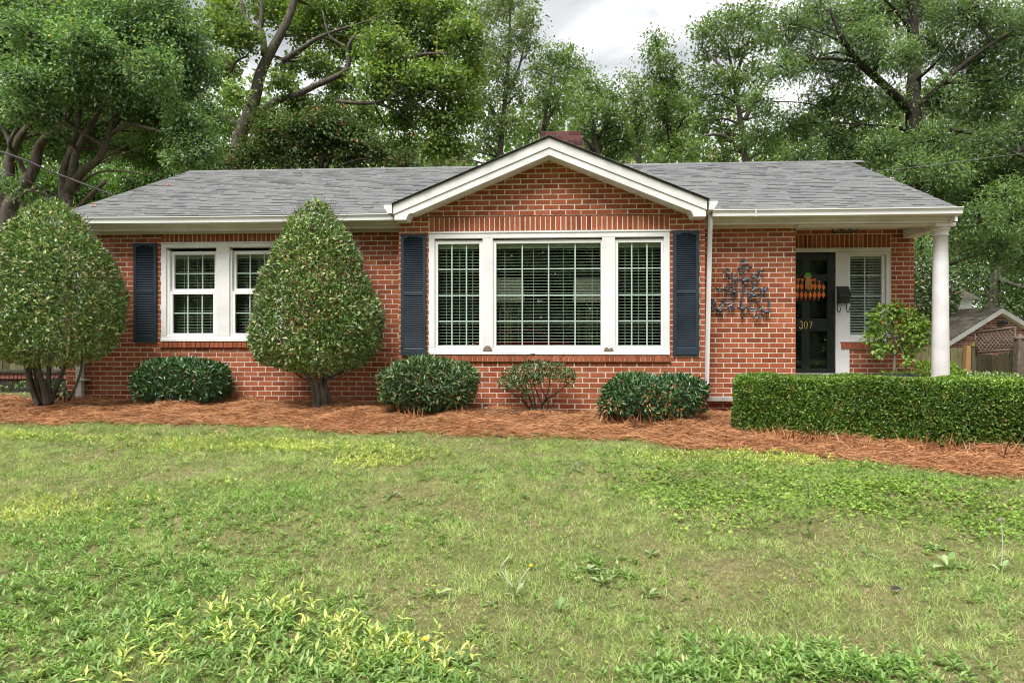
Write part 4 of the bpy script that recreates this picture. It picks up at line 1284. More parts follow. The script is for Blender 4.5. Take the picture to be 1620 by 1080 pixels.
def egg_shrub(uc, Yc, rows, base_uv, ry, label, nleaf, st, leafm='l_osman'):
    prof = []
    for v, hw in rows:
        p = at(uc, v, Yc); q = at(uc+hw, v, Yc)
        prof.append((p[2], (q[0]-p[0])*.945))
    prof.sort()
    cx = at(uc, 540, Yc)[0]
    bp_ = ghit(*base_uv)
    root = empty('egg_shaped_shrub', (bp_[0], Yc, bp_[2]), label, 'shrub', 'tall egg shaped shrubs')
    f = egg(cx, Yc, 0, prof, ry)
    rm = max(p[1] for p in prof)
    lo, hi = (cx-rm-.1, Yc-rm*ry-.1, prof[0][0]-.1), (cx+rm+.1, Yc+rm*ry+.1, prof[-1][0]+.08)
    leaf_object('foliage', [shrub_leaves(f, lo, hi, nleaf, .062, .48, .13, inner_frac=.4, core=.6)], MT[leafm], root, 'stuff')
    # thin pale twigs showing between the leaves
    P, O = shell_sample(f, lo, hi, 1100, .14)
    mm = MB()
    for p, o in zip(P, O): mm.tube([p, p + o*.10 + np.array((random.uniform(-.03, .03), 0, .06))], [.0035, .002], 3, False)
    tag(mm.build('twigs', MT['lattice'], root), kind='stuff')
    for pts, r0, r1 in st:
        P = [at(u, v, Y) for u, v, Y in pts]
        MB().tube(smooth(P), np.linspace(r0, r1, 4*(len(P)-1)+1), 9).build('trunk', MT['bark_grey'], root)
    return root
egg_shrub(500, 8.72, [(317, 6), (325, 16), (340, 30), (360, 47), (400, 69), (440, 86), (480, 100), (520, 107), (550, 104), (572, 86), (582, 56), (589, 22)], (507, 650), .78,
    'tall clipped egg shaped shrub with variegated leaves before the double window', 13500,
    [([(500, 655, 8.72), (497, 625, 8.7), (490, 600, 8.7), (470, 570, 8.7), (450, 530, 8.65)], .035, .015), ([(504, 655, 8.70), (503, 625, 8.67), (500, 605, 8.7), (495, 570, 8.7)], .040, .02),
     ([(513, 656, 8.70), (514, 630, 8.68), (508, 605, 8.72), (520, 560, 8.7)], .045, .02), ([(519, 655, 8.74), (518, 625, 8.74), (515, 600, 8.75), (545, 585, 8.7), (560, 560, 8.7)], .045, .014),
     ([(490, 603, 8.7), (470, 592, 8.66), (445, 570, 8.6)], .014, .006), ([(516, 600, 8.7), (535, 597, 8.66), (556, 588, 8.6)], .014, .006)])
egg_shrub(80, 8.5, [(315, 8), (321, 19), (340, 40), (360, 60), (400, 87), (440, 102), (480, 111), (520, 106), (550, 92), (568, 62), (578, 28)], (72, 640), .85,
    'tall clipped egg shaped shrub with pale leaves at the house corner', 14500,
    [([(61, 642, 8.5), (52, 620, 8.5), (46, 600, 8.5), (40, 570, 8.5), (36, 550, 8.5)], .035, .02), ([(66, 642, 8.55), (60, 615, 8.55), (55, 585, 8.55), (45, 560, 8.5)], .03, .018),
     ([(75, 643, 8.46), (70, 615, 8.44), (62, 590, 8.44), (58, 555, 8.45)], .045, .025), ([(78, 641, 8.52), (77, 600, 8.5), (79, 560, 8.5)], .040, .02),
     ([(80, 637, 8.55), (90, 610, 8.55), (100, 585, 8.55), (107, 560, 8.5)], .036, .02), ([(108, 632, 8.45), (120, 610, 8.42), (128, 585, 8.4), (131, 560, 8.4)], .020, .012), ([(64, 640, 8.6), (50, 600, 8.6), (48, 570, 8.6)], .025, .015)])

def low_shrub(name, uc, Yc, v_top, v_bot, hw, ry, label, nleaf, mat, ln, p=2.6, stem_n=6, cut=0, brown=0):
    c_ = at(uc, v_top, Yc); zt = c_[2]
    zb = float(bed_z(c_[0], Yc))
    rx = at(uc+hw, v_top, Yc)[0]-c_[0]
    zc, rz = (zt+zb+cut)/2, (zt-zb-cut)/2
    def f(P):
        d = (np.abs((P[:, 0]-c_[0])/rx)**p + np.abs((P[:, 1]-Yc)/(ry))**p + np.abs((P[:, 2]-zc)/rz)**p)**(1/p)
        return (d-1)*min(rx, rz, ry) + wob(P, .02, 9, uc)
    root = empty(name, (c_[0], Yc, zb), label, 'shrub', 'low clipped shrubs along the house')
    leaf_object('foliage', [shrub_leaves(f, (c_[0]-rx-.08, Yc-ry-.08, zc-rz-.05), (c_[0]+rx+.08, Yc+ry+.08, zt+.06), nleaf, ln, .36, .10, up=.5, inner_frac=.35, core=.35)], MT[mat], root, 'stuff')
    if brown:
        fb = lambda P: np.maximum(f(P), P[:, 2]-zc-.02+.12*np.sin(P[:, 0]*9))
        leaf_object('dead_leaves', [shrub_leaves(fb, (c_[0]-rx-.08, Yc-ry-.08, zc-rz-.05), (c_[0]+rx+.08, Yc, zc+.16), brown, ln*.8, .36, .07, up=.2, inner_frac=0)], MT['straw'], root, 'stuff')
    tg = [(c_[0]+random.uniform(-.7, .7)*rx, Yc+random.uniform(-.6, .6)*ry, zc+random.uniform(-.1, .4)*rz) for _ in range(stem_n)]
    stems(root, (c_[0], Yc, zb), tg, .018, .006, MT['bark_dark'])
    return root
low_shrub('round_shrub', 289, 9.0, 569, 655, 74, .40, 'low dark green shrub below the shutter of the double window', 4200, 'l_dark', .075)
low_shrub('round_shrub', 679, 8.5, 568, 668, 78, .45, 'dense rounded olive green shrub at the gable corner', 6000, 'l_mid', .072, 2.3, brown=160)
low_shrub('round_shrub', 1033, 8.4, 595, 678, 81, .42, 'low oblong glossy shrub with bare patches before the downspout', 4300, 'l_dark', .072, 3.0, 9, brown=420)
# the thin shrub with open stems
c_ = at(850, 600, 8.72); zb = float(bed_z(c_[0], 8.72))
SH = empty('open_shrub', (c_[0], 8.72, zb), 'small thin shrub with bare stems below a flat leafy top', 'shrub')
parts = []
for u, v, r in ((812, 596, 19), (828, 588, 18), (846, 584, 18), (866, 585, 17), (884, 588, 16), (898, 594, 13), (803, 606, 13), (822, 608, 15), (842, 600, 12), (862, 600, 9), (834, 622, 8), (901, 604, 9)):
    p = at(u, v, 8.72+random.uniform(-.12, .08)); rr = r/F*8.8
    f = lambda P, p=p, rr=rr: np.linalg.norm((P-p)/(1, .9, .75), axis=1)-rr
    parts.append(shrub_leaves(f, p-rr*1.1, p+rr*1.1, int(20*r*r/400*12), .060, .34, rr*.9, up=.6, inner_frac=0))
leaf_object('foliage', parts, MT['l_mid'], SH, 'stuff')
bs = (848, 661)
for pts in ([bs, (830, 638), (808, 620)], [bs, (838, 630), (820, 605)], [(850, 661), (845, 630), (838, 600)], [(850, 661), (860, 637), (868, 615), (870, 595)], [(852, 661), (862, 635), (885, 618), (899, 605)], [(846, 661), (834, 640), (822, 624)],
            [(858, 640), (850, 622), (843, 605)], [(855, 661), (868, 640), (855, 612)], [(868, 660), (872, 645), (878, 632)]):
    MB().tube(smooth([at(u, v, 8.72+random.uniform(-.04, .04)) for u, v in pts]), np.linspace(.013, .005, 9), 6).build('stem', MT['bark_dark'], SH)

# ------------------------------------------------------------------ clipped hedge
ha, hb = ghit(1161, 690)[:2], ghit(1625, 716)[:2]
hd = (hb-ha)/np.linalg.norm(hb-ha)
hn = np.array((-hd[1], hd[0]))
hl = np.linalg.norm(hb-ha) + 2.2
HT, HW = .575, .80
def fh(P):
    q = P[:, :2]-ha
    s_, t = q @ hd, q @ hn
    zg_ = gh(P[:, 0], P[:, 1])
    zc = (zg_+HT)/2
    rd = .09
    a = np.abs(s_-hl/2)-(hl/2-rd); b_ = np.abs(t-HW/2)-(HW/2-rd); c2 = np.abs(P[:, 2]-zc)-((HT-zg_)/2-rd)
    d = np.stack([a, b_, c2], -1)
    return np.linalg.norm(np.maximum(d, 0), axis=1) + np.minimum(d.max(1), 0) - rd + wob(P, .014, 6)
crn = np.array([ha + hd*s_ + hn*t for s_ in (0, hl) for t in (0, HW)])
lo, hi = (*crn.min(0)-.08, -.25), (*crn.max(0)+.08, HT+.06)
HG = empty('hedge', (*(ha + hn*HW/2), float(gh(*ha))), 'long boxy clipped green hedge in front of the porch', 'hedge')
leaf_object('foliage', [shrub_leaves(fh, lo, hi, 105000, .031, .6, .06, up=.35, inner_frac=0), shrub_leaves(lambda P: fh(P)+.06, lo, hi, 16000, .07, .6, .2, inner_frac=0)], MT['l_hedge'], HG, 'stuff')
leaf_object('sky_lit_leaves', [shrub_leaves(lambda P: np.maximum(fh(P)-.012, (HT-.035)-P[:, 2]+wob(P, .02, 9)), (lo[0], lo[1], HT-.08), hi, 15000, .026, .55, .03, up=.8, inner_frac=0)], MT['l_light'], HG, 'stuff')  # paler leaves added on top, sky light put into their colour
mm = MB()
P, O = shell_sample(fh, lo, hi, 700, .10)
for p, o in zip(P, O):
    if o[2] > .6: continue
    mm.tube([p, p + o*.04 + np.array((random.uniform(-.06, .06), 0, random.uniform(.02, .14)))], [.0028, .0015], 3, False)
tag(mm.build('twigs', MT['tan'], HG), kind='stuff')

# small tree in a trough on the porch
YT = 9.78
tb_ = at(1414, 594, YT)
PTR = empty('potted_tree', (tb_[0], YT, .45), 'small standard tree with bright green leaves and thin pale trunk on the porch', 'small tree')
MB().box(tb_[0]-.22, tb_[0]+.26, YT-.12, YT+.12, .452, .53).build('trough', MT['iron'], PTR, .006)
MB().tube(smooth([(tb_[0], YT, .5), at(1415, 570, YT), at(1416, 545, YT), at(1419, 515, YT)]), np.linspace(.022, .014, 13), 8).build('trunk', MT['lattice'], PTR)
parts = []
mm = MB()
top = at(1417, 535, YT)
for u, v, r in ((1400, 492, 14), (1385, 505, 15), (1395, 525, 17), (1380, 533, 14), (1412, 510, 18), (1425, 495, 14), (1440, 505, 17), (1450, 520, 17), (1432, 528, 18), (1455, 540, 14), (1440, 550, 14), (1400, 548, 15), (1388, 556, 12), (1420, 545, 14), (1462, 512, 12), (1434, 572, 6), (1418, 484, 8)):
    p = at(u, v, YT+random.uniform(-.15, .12)); rr = r/F*10
    n = int(r*6)
    D = unit(rng.normal(0, 1, (n, 3))); P = p + D*rr*rng.random((n, 1))**.5
    l = rng.uniform(.045, .085, n)
    parts.append(leaf_arrays(P, D*.5 + rng.normal(0, .5, (n, 3)) + (0, 0, -.25), rng.normal(0, .5, (n, 3)) + (0, -.4, .7), l, l*.62))
    mm.tube(smooth([top + (0, 0, random.uniform(-.12, .05)), (top+p)/2 + (0, 0, .02), p]), np.linspace(.008, .003, 9), 5)
leaf_object('foliage', parts, MT['l_light'], PTR, 'stuff')
mm.build('branches', MT['lattice'], PTR)
for u, v in ((1420, 484), (1396, 510), (1467, 546)):
    p = at(u, v, YT-.16)
    MB().ball(p, (.013, .012, .012), 7, 5).build('blossom', MT['orange'], PTR)
parts = []
n = 260; P = np.stack([rng.uniform(tb_[0]-.2, tb_[0]+.24, n), rng.uniform(YT-.11, YT+.11, n), rng.uniform(.51, .56, n)], -1)
leaf_object('ground_leaves', [leaf_arrays(P, rng.normal(0, .6, (n, 3)) + (0, 0, .4), rng.normal(0, .4, (n, 3)) + (0, 0, 1), .035, .02)], MT['l_light'], PTR, 'stuff')
for nm, u, v, Y, rx, rz, lab, mt in (('low_shrub', 1475, 592, 10.6, .42, .20, 'low pale green shrub by the foot of the white porch column', 'l_light'), ('low_shrub', 1560, 603, 11.5, .75, .14, 'low spreading green plant along the foot of the wooden fence', 'l_osman')):
    p = at(u, v, Y)
    f = lambda P, p=p, rx=rx, rz=rz: (np.linalg.norm((P-p)/(rx, .4, rz), axis=1)-1)*rz
    r_ = empty(nm, (p[0], Y, float(gh(p[0], Y))), lab, 'shrub')
    leaf_object('foliage', [shrub_leaves(f, p-(rx, .45, rz*1.1), p+(rx, .45, rz*1.2), 1500, .055, .5, .1)], MT[mt], r_, 'stuff')
    stems(r_, (p[0], Y, float(gh(p[0], Y))), [p+(-.15, 0, .05), p+(.15, 0, .05), p+(0, .1, .05)], .012, .005, MT['bark_dark'])

# ------------------------------------------------------------------ trees
def tree(name, label, base, limbs, clumps, mat, bark, ln=.12, wd=.5, dens=1.0, cat='tree', group=None, spray=.33, berries=0, flat=.8, extra_name='crown'):
    """limbs: (points, r0, r1); clumps: (x,y,z,rx,ry,rz). Leaves hang in small sprays through each clump."""
    bx_, by_ = base[0], base[1]
    root = empty(name, (bx_, by_, float(gh(bx_, by_))), label, cat, group)
    tk_ = MB()
    nodes = []
    for pts, r0, r1 in limbs:
        P = smooth(pts, 4)
        tk_.tube(P, np.linspace(r0, r1, len(P)), 9)
        nodes += [(p, r0+(r1-r0)*k/len(P)) for k, p in enumerate(P)]
    NP = np.array([q[0] for q in nodes])
    parts = []
    bmb = MB()
    for c0 in clumps:
        c_ = np.array(c0[:3]); r_ = np.array(c0[3:6])
        d = np.linalg.norm(NP-c_, axis=1) + np.maximum(NP[:, 2]-c_[2]+.2, 0)*1.5
        k = int(np.argmin(d)); q = NP[k]
        rr = min(nodes[k][1]*.6, .05)
        md = (q+c_)/2 + np.array((0, 0, .08*np.linalg.norm(q-c_))) + rng.normal(0, .08, 3)
        bmb.tube(smooth([q, md, c_]), np.linspace(max(rr, .015), .012, 9), 5, False)
        ns = max(8, int(dens*40*float(np.mean(r_))**2/(spray**2)))
        D = unit(rng.normal(0, 1, (ns, 3)))
        S = c_ + D*r_*(.25+.75*rng.random((ns, 1))**.55)*(1+.18*rng.normal(0, 1, (ns, 1)))
        for s_ in S[::3]:
            bmb.tube([c_ + (s_-c_)*.15, (c_+s_)/2 + rng.normal(0, .05, 3), s_], [.012, .008, .004], 4, False)
        kl = 16
        C = np.repeat(S, kl, 0); O = np.repeat(D, kl, 0); n = len(C)
        sg = np.repeat(rng.uniform(.6, 1.25, (ns, 1)), kl, 0)*spray
        P = C + rng.normal(0, .5, (n, 3))*sg*(1, 1, flat*.7)
        A = O*.5 + rng.normal(0, .6, (n, 3)) + (0, 0, -.15)
        Nn = O*.35 + rng.normal(0, .45, (n, 3)) + (0, 0, .75)
        l = .84*ln*rng.uniform(.65, 1.25, n)
        parts.append(leaf_arrays(P, A, Nn, l, l*wd))
    tk_.build('trunk', bark, root)
    tag(bmb.build('branches', bark, root), kind='stuff')
    leaf_object('crown', parts, mat, root)
    if berries:
        allv = np.concatenate([p[0] for p in parts])
        P = allv[rng.choice(len(allv), berries)]
        V_, T_ = leaf_arrays(P, rng.normal(0, 1, (berries, 3)), rng.normal(0, 1, (berries, 3)), .06, .055)
        leaf_object('berries', [(V_, T_)], MT['l_berry'], root, 'stuff')
    return root

def cl(Y, *items, dy=1.2, ryf=1.0, hz=.85):
    out = []
    for u, v, r in items:
        y = Y + random.uniform(-dy, dy)
        p = at(u, v, y); rr = r/F*y
        out.append((*p, rr, rr*ryf, rr*hz))
    return out
def lim(Y, pts, r0, r1, dy=.0, up=True):
    n = len(pts)
    return ([at(u, v, Y + dy*k/n) for k, (u, v) in enumerate(pts)], r0, r1)
def grounded(Y, u, v):
    p = at(u, v, Y); return np.array((p[0], Y, float(gh(p[0], Y))-.1))

MT['shaded_moss_stone'] = mat_plain('shaded_mossy_stone', (.035, .035, .022), (.075, .07, .05), 12, .9, .1)  # mossy stone, darkened so the trees' shade is in its colour
# broad evergreen left of the roof
Y1 = 14.0
ba, bb_ = grounded(Y1, 22, 560), grounded(Y1, 112, 560)
L1 = [([ba, at(5, 430, Y1), at(9, 345, Y1), at(28, 306, Y1), at(44, 284, Y1), at(56, 260, Y1), at(61, 234, Y1), at(76, 215, Y1), at(96, 200, Y1+.3), at(115, 167, Y1+.5), at(130, 100, Y1+.6)], 0.177, 0.043),
      ([ba + (-.2, .2, 0), at(2, 350, Y1), at(13, 278, Y1), at(15, 250, Y1), at(28, 222, Y1), at(50, 191, Y1), at(50, 163, Y1), at(40, 90, Y1)], 0.150, 0.037),
      ([bb_, at(105, 400, Y1), at(106, 315, Y1), at(111, 293, Y1), at(117, 263, Y1), at(119, 248, Y1), at(130, 222, Y1), at(148, 191, Y1), at(159, 172, Y1), at(185, 110, Y1)], 0.136, 0.031),
      ([at(100, 330, Y1+.3), at(100, 272, Y1+.3), at(118, 222, Y1+.4), at(126, 172, Y1+.5), at(124, 110, Y1+.5)], 0.095, 0.031),
      ([at(108, 305, Y1), at(130, 272, Y1-.2), at(157, 250, Y1-.3), at(172, 213, Y1-.3), at(185, 176, Y1-.3), at(215, 120, Y1-.2)], 0.102, 0.031),
      ([at(172, 214, Y1-.3), at(204, 198, Y1-.6), at(239, 204, Y1-.8), at(280, 215, Y1-.8)], 0.051, 0.015),
      ([at(120, 300, Y1), at(148, 276, Y1-.3), at(185, 270, Y1-.5), at(239, 278, Y1-.6)], 0.034, 0.012),
      ([at(150, 258, Y1-.2), at(196, 232, Y1-.5), at(222, 218, Y1-.7)], 0.024, 0.007), ([at(150, 262, Y1-.2), at(180, 248, Y1-.5), at(228, 232, Y1-.7)], 0.020, 0.007),
      ([at(112, 340, Y1-.2), at(135, 318, Y1-.4), at(150, 302, Y1-.5), at(167, 287, Y1-.6)], 0.058, 0.043),
      ([at(20, 320, Y1-.2), at(38, 306, Y1-.4), at(59, 297, Y1-.5)], 0.054, 0.031),
      ([at(44, 284, Y1), at(28, 250, Y1-.2), at(15, 228, Y1-.4), at(35, 190, Y1-.4), at(46, 175, Y1-.4)], 0.048, 0.031),
      ([at(170, 215, Y1-.2), at(200, 180, Y1), at(250, 168, Y1-.3), at(300, 175, Y1-.4)], 0.041, 0.012), ([at(180, 190, Y1-.2), at(215, 165, Y1), at(260, 140, Y1)], 0.034, 0.012)]
C1 = cl(Y1, (-60, 60, 80), (0, 10, 75), (30, 70, 60), (95, 20, 70), (100, 90, 60), (170, 30, 70), (165, 100, 62), (230, 60, 60), (225, 125, 50), (280, 60, 48), (275, 140, 48), (300, 200, 42), (318, 235, 30), (255, 190, 38), (150, 150, 36), (60, 135, 40), (205, 160, 36), (260, 20, 50), (310, 110, 36), (330, 180, 26), dy=.9)
C1 += cl(Y1-1.2, (8, 165, 34), (30, 175, 24), (75, 195, 20), (40, 130, 40), (110, 130, 40), (190, 130, 42), (250, 110, 40), (140, 70, 50), (60, 60, 50), (5, 290, 14), (25, 300, 10), (290, 250, 24), dy=.4)
C1 += cl(Y1+2.2, (60, 175, 46), (130, 180, 46), (195, 195, 42), (250, 215, 36), (295, 240, 30), (150, 225, 34), (90, 230, 34), (205, 235, 30), (20, 215, 36), (-30, 200, 46), (240, 250, 26), dy=.5)
tree('evergreen_tree', 'broad dense evergreen tree with bare leaning trunks left of the roof', ba, L1, C1, MT['l_evergreen'], MT['bark_brown'], .10, .5, 1.15, spray=.26)
# dark evergreen shrubs filling the shade behind it
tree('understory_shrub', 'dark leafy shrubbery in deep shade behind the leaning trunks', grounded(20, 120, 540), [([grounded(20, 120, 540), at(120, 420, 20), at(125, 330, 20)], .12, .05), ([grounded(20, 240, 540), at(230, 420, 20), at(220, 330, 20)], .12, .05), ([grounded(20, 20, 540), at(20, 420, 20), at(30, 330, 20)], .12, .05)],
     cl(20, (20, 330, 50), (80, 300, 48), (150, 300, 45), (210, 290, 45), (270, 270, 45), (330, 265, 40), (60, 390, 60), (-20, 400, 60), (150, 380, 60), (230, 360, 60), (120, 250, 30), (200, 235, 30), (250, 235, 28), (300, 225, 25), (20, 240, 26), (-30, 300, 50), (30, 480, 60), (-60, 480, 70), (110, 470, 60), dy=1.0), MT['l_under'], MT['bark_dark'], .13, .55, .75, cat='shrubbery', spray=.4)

# maple with the leaning trunk
Y2 = 19.0
b2 = grounded(Y2, 352, 520)
L2 = [([b2, at(358, 330, Y2), at(371, 256, Y2), at(382, 210, Y2), at(399, 170, Y2), at(411, 122, Y2), at(422, 94, Y2), at(442, 57, Y2), at(459, 23, Y2), at(472, -25, Y2)], .24, .09),
      ([at(397, 188, Y2), at(434, 162, Y2-.3), at(470, 150, Y2-.6), at(499, 136, Y2-.8), at(536, 119, Y2-1), at(551, 105, Y2-1), at(550, 77, Y2-1), at(561, 57, Y2-1)], .10, .05),
      ([at(418, 88, Y2), at(416, 60, Y2), at(411, 45, Y2), at(391, 34, Y2), at(382, 0, Y2)], .10, .04), ([at(412, 48, Y2), at(414, 15, Y2), at(411, -20, Y2)], .07, .04),
      ([at(448, 97, Y2-.2), at(482, 74, Y2-.6), at(510, 57, Y2-.8), at(560, 40, Y2-1)], .085, .03), ([at(549, 76, Y2-1), at(521, 57, Y2-1.1), at(510, 17, Y2-1.1)], .05, .02),
      ([at(533, 160, Y2-.9), at(565, 163, Y2-1.2), at(600, 161, Y2-1.3), at(640, 140, Y2-1.3)], .06, .03), ([at(590, 120, Y2-1), at(630, 98, Y2-1), at(670, 86, Y2-1), at(710, 85, Y2-1)], .07, .03),
      ([at(360, 128, Y2), at(372, 100, Y2), at(392, 88, Y2)], .05, .02), ([at(371, 256, Y2), at(378, 236, Y2), at(410, 232, Y2-.2), at(440, 236, Y2-.4)], .05, .02)]
C2 = cl(Y2, (345, 40, 32), (352, 100, 26), (385, 60, 28), (430, 10, 36), (500, 15, 42), (570, 15, 44), (640, 15, 46), (700, 20, 44), (545, 70, 34), (610, 75, 42), (680, 75, 44), (735, 60, 36), (600, 130, 38), (655, 130, 40), (710, 130, 40), (745, 115, 28), (500, 100, 26), (460, 100, 18), (520, 175, 28), (475, 170, 24), (580, 180, 30), (640, 185, 30), (700, 190, 34), (735, 175, 28), (445, 130, 20), (365, 150, 22), (690, 235, 26), (640, 235, 22), (480, 50, 26), (720, 225, 24), (345, 195, 22), dy=1.3)
C2 += cl(Y2+2.2, (350, 190, 26), (340, 240, 26), (420, 200, 22), (360, 20, 30), (470, 20, 30), (540, 130, 26), dy=.6)
tree('maple_tree', 'large leaning maple with grey trunk and yellow green leaves behind the roof', b2, L2, C2, MT['l_maple'], MT['bark_grey'], .125, .7, 1.0, spray=.34)
# red berried dogwood under it
Y3 = 17.0
b3 = grounded(Y3, 500, 560)
tree('dogwood_tree', 'low dark dogwood dotted with red berries behind the left ridge', b3, [([b3, at(500, 400, Y3), at(505, 290, Y3), at(512, 230, Y3)], .11, .04), ([at(503, 290, Y3), at(470, 240, Y3), at(430, 215, Y3)], .05, .02), ([at(504, 280, Y3), at(540, 235, Y3), at(590, 220, Y3)], .05, .02)],
     cl(Y3, (400, 240, 30), (430, 215, 30), (465, 205, 30), (500, 195, 30), (535, 200, 30), (570, 215, 30), (605, 235, 28), (450, 245, 30), (500, 240, 32), (555, 250, 30), (640, 255, 24), (375, 262, 20), (420, 185, 18), (520, 215, 30), dy=.7), MT['l_dogwood'], MT['bark_dark'], .105, .6, .95, spray=.28, berries=500)

def forest_tree(label, Y, tr, clumps, mat='l_oak', bark='bark_grey', r0=.17, forks=(), dens=.62, ln=.15, name='oak_tree', spray=.42, dy=1.0, group='tall trees behind the house'):
    b0 = grounded(Y, tr[0][0], 520)
    limbs = [([b0] + [at(u, v, Y) for u, v in tr], r0, .035)]
    for fk in forks: limbs.append(([at(u, v, Y+random.uniform(-.4, .4)) for u, v in fk], r0*.5, .02))
    return tree(name, label, b0, limbs, cl(Y, *clumps, dy=dy), MT[mat], MT[bark], ln, .55, dens, spray=spray, group=group)
forest_tree('tall pale green tree whose crown reaches the top edge left of the open sky', 27, [(790, 330), (792, 230), (800, 150), (805, 80), (808, 0)],
    [(770, 20, 34), (810, -5, 38), (835, 30, 26), (820, 60, 26), (790, 80, 32), (765, 105, 28), (840, 75, 14), (800, 120, 26), (770, 150, 26), (815, 150, 22), (780, 195, 26), (745, 170, 22), (810, 195, 22), (760, 225, 22), (720, 245, 20), (690, 255, 18)], 'l_oak_pale', forks=([(795, 200), (770, 160), (750, 120)], [(800, 150), (820, 110), (832, 60)]), dens=.62)
forest_tree('round topped oak standing behind the left of the chimney', 30, [(855, 340), (857, 240), (862, 190), (870, 140), (875, 100)],
    [(868, 85, 20), (895, 92, 22), (915, 108, 16), (850, 110, 20), (885, 125, 22), (860, 145, 20), (905, 140, 16), (850, 170, 18), (880, 165, 18), (835, 205, 18), (870, 205, 16), (840, 240, 16), (905, 175, 12)], 'l_oak', forks=([(860, 200), (875, 175), (890, 140), (900, 110)],), dens=.6)
forest_tree('lower bushy oak rising behind the chimney', 26, [(955, 340), (950, 265), (942, 225), (938, 190), (936, 150)],
    [(925, 130, 18), (950, 140, 18), (970, 150, 16), (935, 165, 20), (960, 180, 22), (925, 195, 18), (950, 215, 22), (980, 200, 18), (975, 235, 20), (940, 240, 18), (995, 225, 14), (915, 155, 12), (910, 215, 14)], 'l_oak', 'bark_dark', forks=([(950, 262), (930, 225), (905, 215)], [(941, 222), (960, 200), (975, 170)]), dens=.8)
forest_tree('slim oak between the chimney and the spire shaped tree', 29, [(1012, 340), (1010, 240), (1006, 190), (1003, 150)],
    [(995, 125, 14), (1010, 135, 16), (1000, 155, 16), (990, 175, 14), (1015, 180, 16), (1000, 205, 16), (1020, 215, 16), (1005, 240, 16), (1022, 150, 12)], 'l_oak_pale', dens=.55, forks=([(1008, 230), (1020, 200), (1024, 170)],))
forest_tree('tallest spire shaped oak right of the chimney', 27, [(1050, 340), (1052, 262), (1060, 220), (1050, 150), (1042, 90), (1036, 60)],
    [(1035, 60, 11), (1045, 72, 12), (1030, 85, 14), (1050, 95, 16), (1058, 115, 18), (1040, 125, 18), (1062, 140, 20), (1045, 155, 20), (1075, 165, 20), (1055, 185, 22), (1085, 195, 16), (1045, 215, 20), (1075, 225, 18), (1060, 245, 18), (1090, 170, 10), (1095, 245, 10)], 'l_oak', 'bark_dark', dens=.75, forks=([(1054, 250), (1070, 210), (1085, 180)], [(1055, 200), (1045, 170), (1038, 140)]))
forest_tree('open crowned oak with pale limbs at the right of the open sky', 24, [(1190, 340), (1180, 255), (1170, 180), (1160, 120), (1150, 70)],
    [(1110, 55, 18), (1135, 40, 22), (1165, 30, 24), (1195, 25, 26), (1115, 85, 16), (1145, 75, 20), (1180, 70, 24), (1215, 60, 24), (1100, 115, 16), (1130, 125, 20), (1165, 125, 22), (1200, 115, 24), (1110, 155, 16), (1145, 165, 20), (1180, 165, 18), (1120, 195, 18), (1150, 210, 20), (1185, 215, 22), (1105, 235, 14), (1145, 245, 18), (1215, 180, 18), (1225, 240, 20), (1095, 140, 10)], 'l_oak', dens=.72,
    forks=([(1172, 240), (1145, 215), (1115, 215), (1100, 225)], [(1178, 190), (1200, 150), (1225, 120), (1255, 100)], [(1165, 140), (1135, 100), (1115, 80)], [(1160, 130), (1175, 90), (1190, 50)]))

# great willow oak on the right
Y10 = 18.5
b10 = grounded(Y10, 1440, 520)
L10 = [([b10, at(1441, 400, Y10), at(1443, 300, Y10), at(1447, 233, Y10), at(1445, 160, Y10), at(1447, 100, Y10), at(1443, 20, Y10), at(1446, -60, Y10)], .30, .10),
       ([at(1446, 185, Y10), at(1430, 165, Y10-.2), at(1397, 133, Y10-.8), at(1367, 107, Y10-1.2), at(1340, 73, Y10-1.5), at(1327, 50, Y10-1.6), at(1313, 15, Y10-1.6)], .12, .035),
       ([at(1448, 220, Y10), at(1470, 208, Y10-.4), at(1500, 205, Y10-.8), at(1547, 213, Y10-1.2), at(1590, 233, Y10-1.4), at(1630, 256, Y10-1.5)], .085, .03),
       ([at(1445, 215, Y10), at(1425, 203, Y10-.4), at(1400, 199, Y10-.8), at(1365, 197, Y10-1)], .06, .02),
       ([at(1447, 180, Y10), at(1463, 160, Y10-.2), at(1490, 133, Y10-.4), at(1540, 90, Y10-.6), at(1600, 50, Y10-.8)], .11, .03),
       ([at(1446, 60, Y10), at(1425, 25, Y10-.3), at(1395, -5, Y10-.6)], .06, .03), ([at(1345, 80, Y10-1.4), at(1318, 60, Y10-1.5), at(1270, 42, Y10-1.6)], .03, .012),
       ([at(1446, 130, Y10), at(1480, 100, Y10-.8), at(1510, 60, Y10-1.2)], .05, .02), ([at(1444, 270, Y10), at(1480, 270, Y10-.6), at(1540, 290, Y10-1)], .05, .02)]
C10 = cl(Y10, (1245, 45, 38), (1295, 20, 42), (1350, 25, 44), (1405, 15, 44), (1465, 10, 46), (1530, 20, 48), (1590, 40, 50), (1650, 60, 60), (1285, 95, 38), (1335, 110, 36), (1400, 80, 36), (1480, 75, 40), (1540, 100, 44), (1600, 125, 46), (1660, 170, 50), (1240, 105, 30), (1310, 165, 34), (1365, 160, 32), (1410, 165, 28), (1490, 160, 40), (1560, 175, 44), (1620, 215, 44), (1255, 200, 32), (1310, 215, 32), (1365, 220, 34), (1410, 245, 34), (1475, 225, 38), (1535, 240, 42), (1600, 275, 42), (1480, 285, 36), (1540, 310, 42), (1600, 350, 42), (1650, 400, 44), (1205, 215, 26), (1200, 160, 24), (1270, 245, 26), (1340, 250, 26), (1500, 345, 32), (1575, 385, 34), (1475, 330, 28), (1530, 385, 22), dy=1.4)
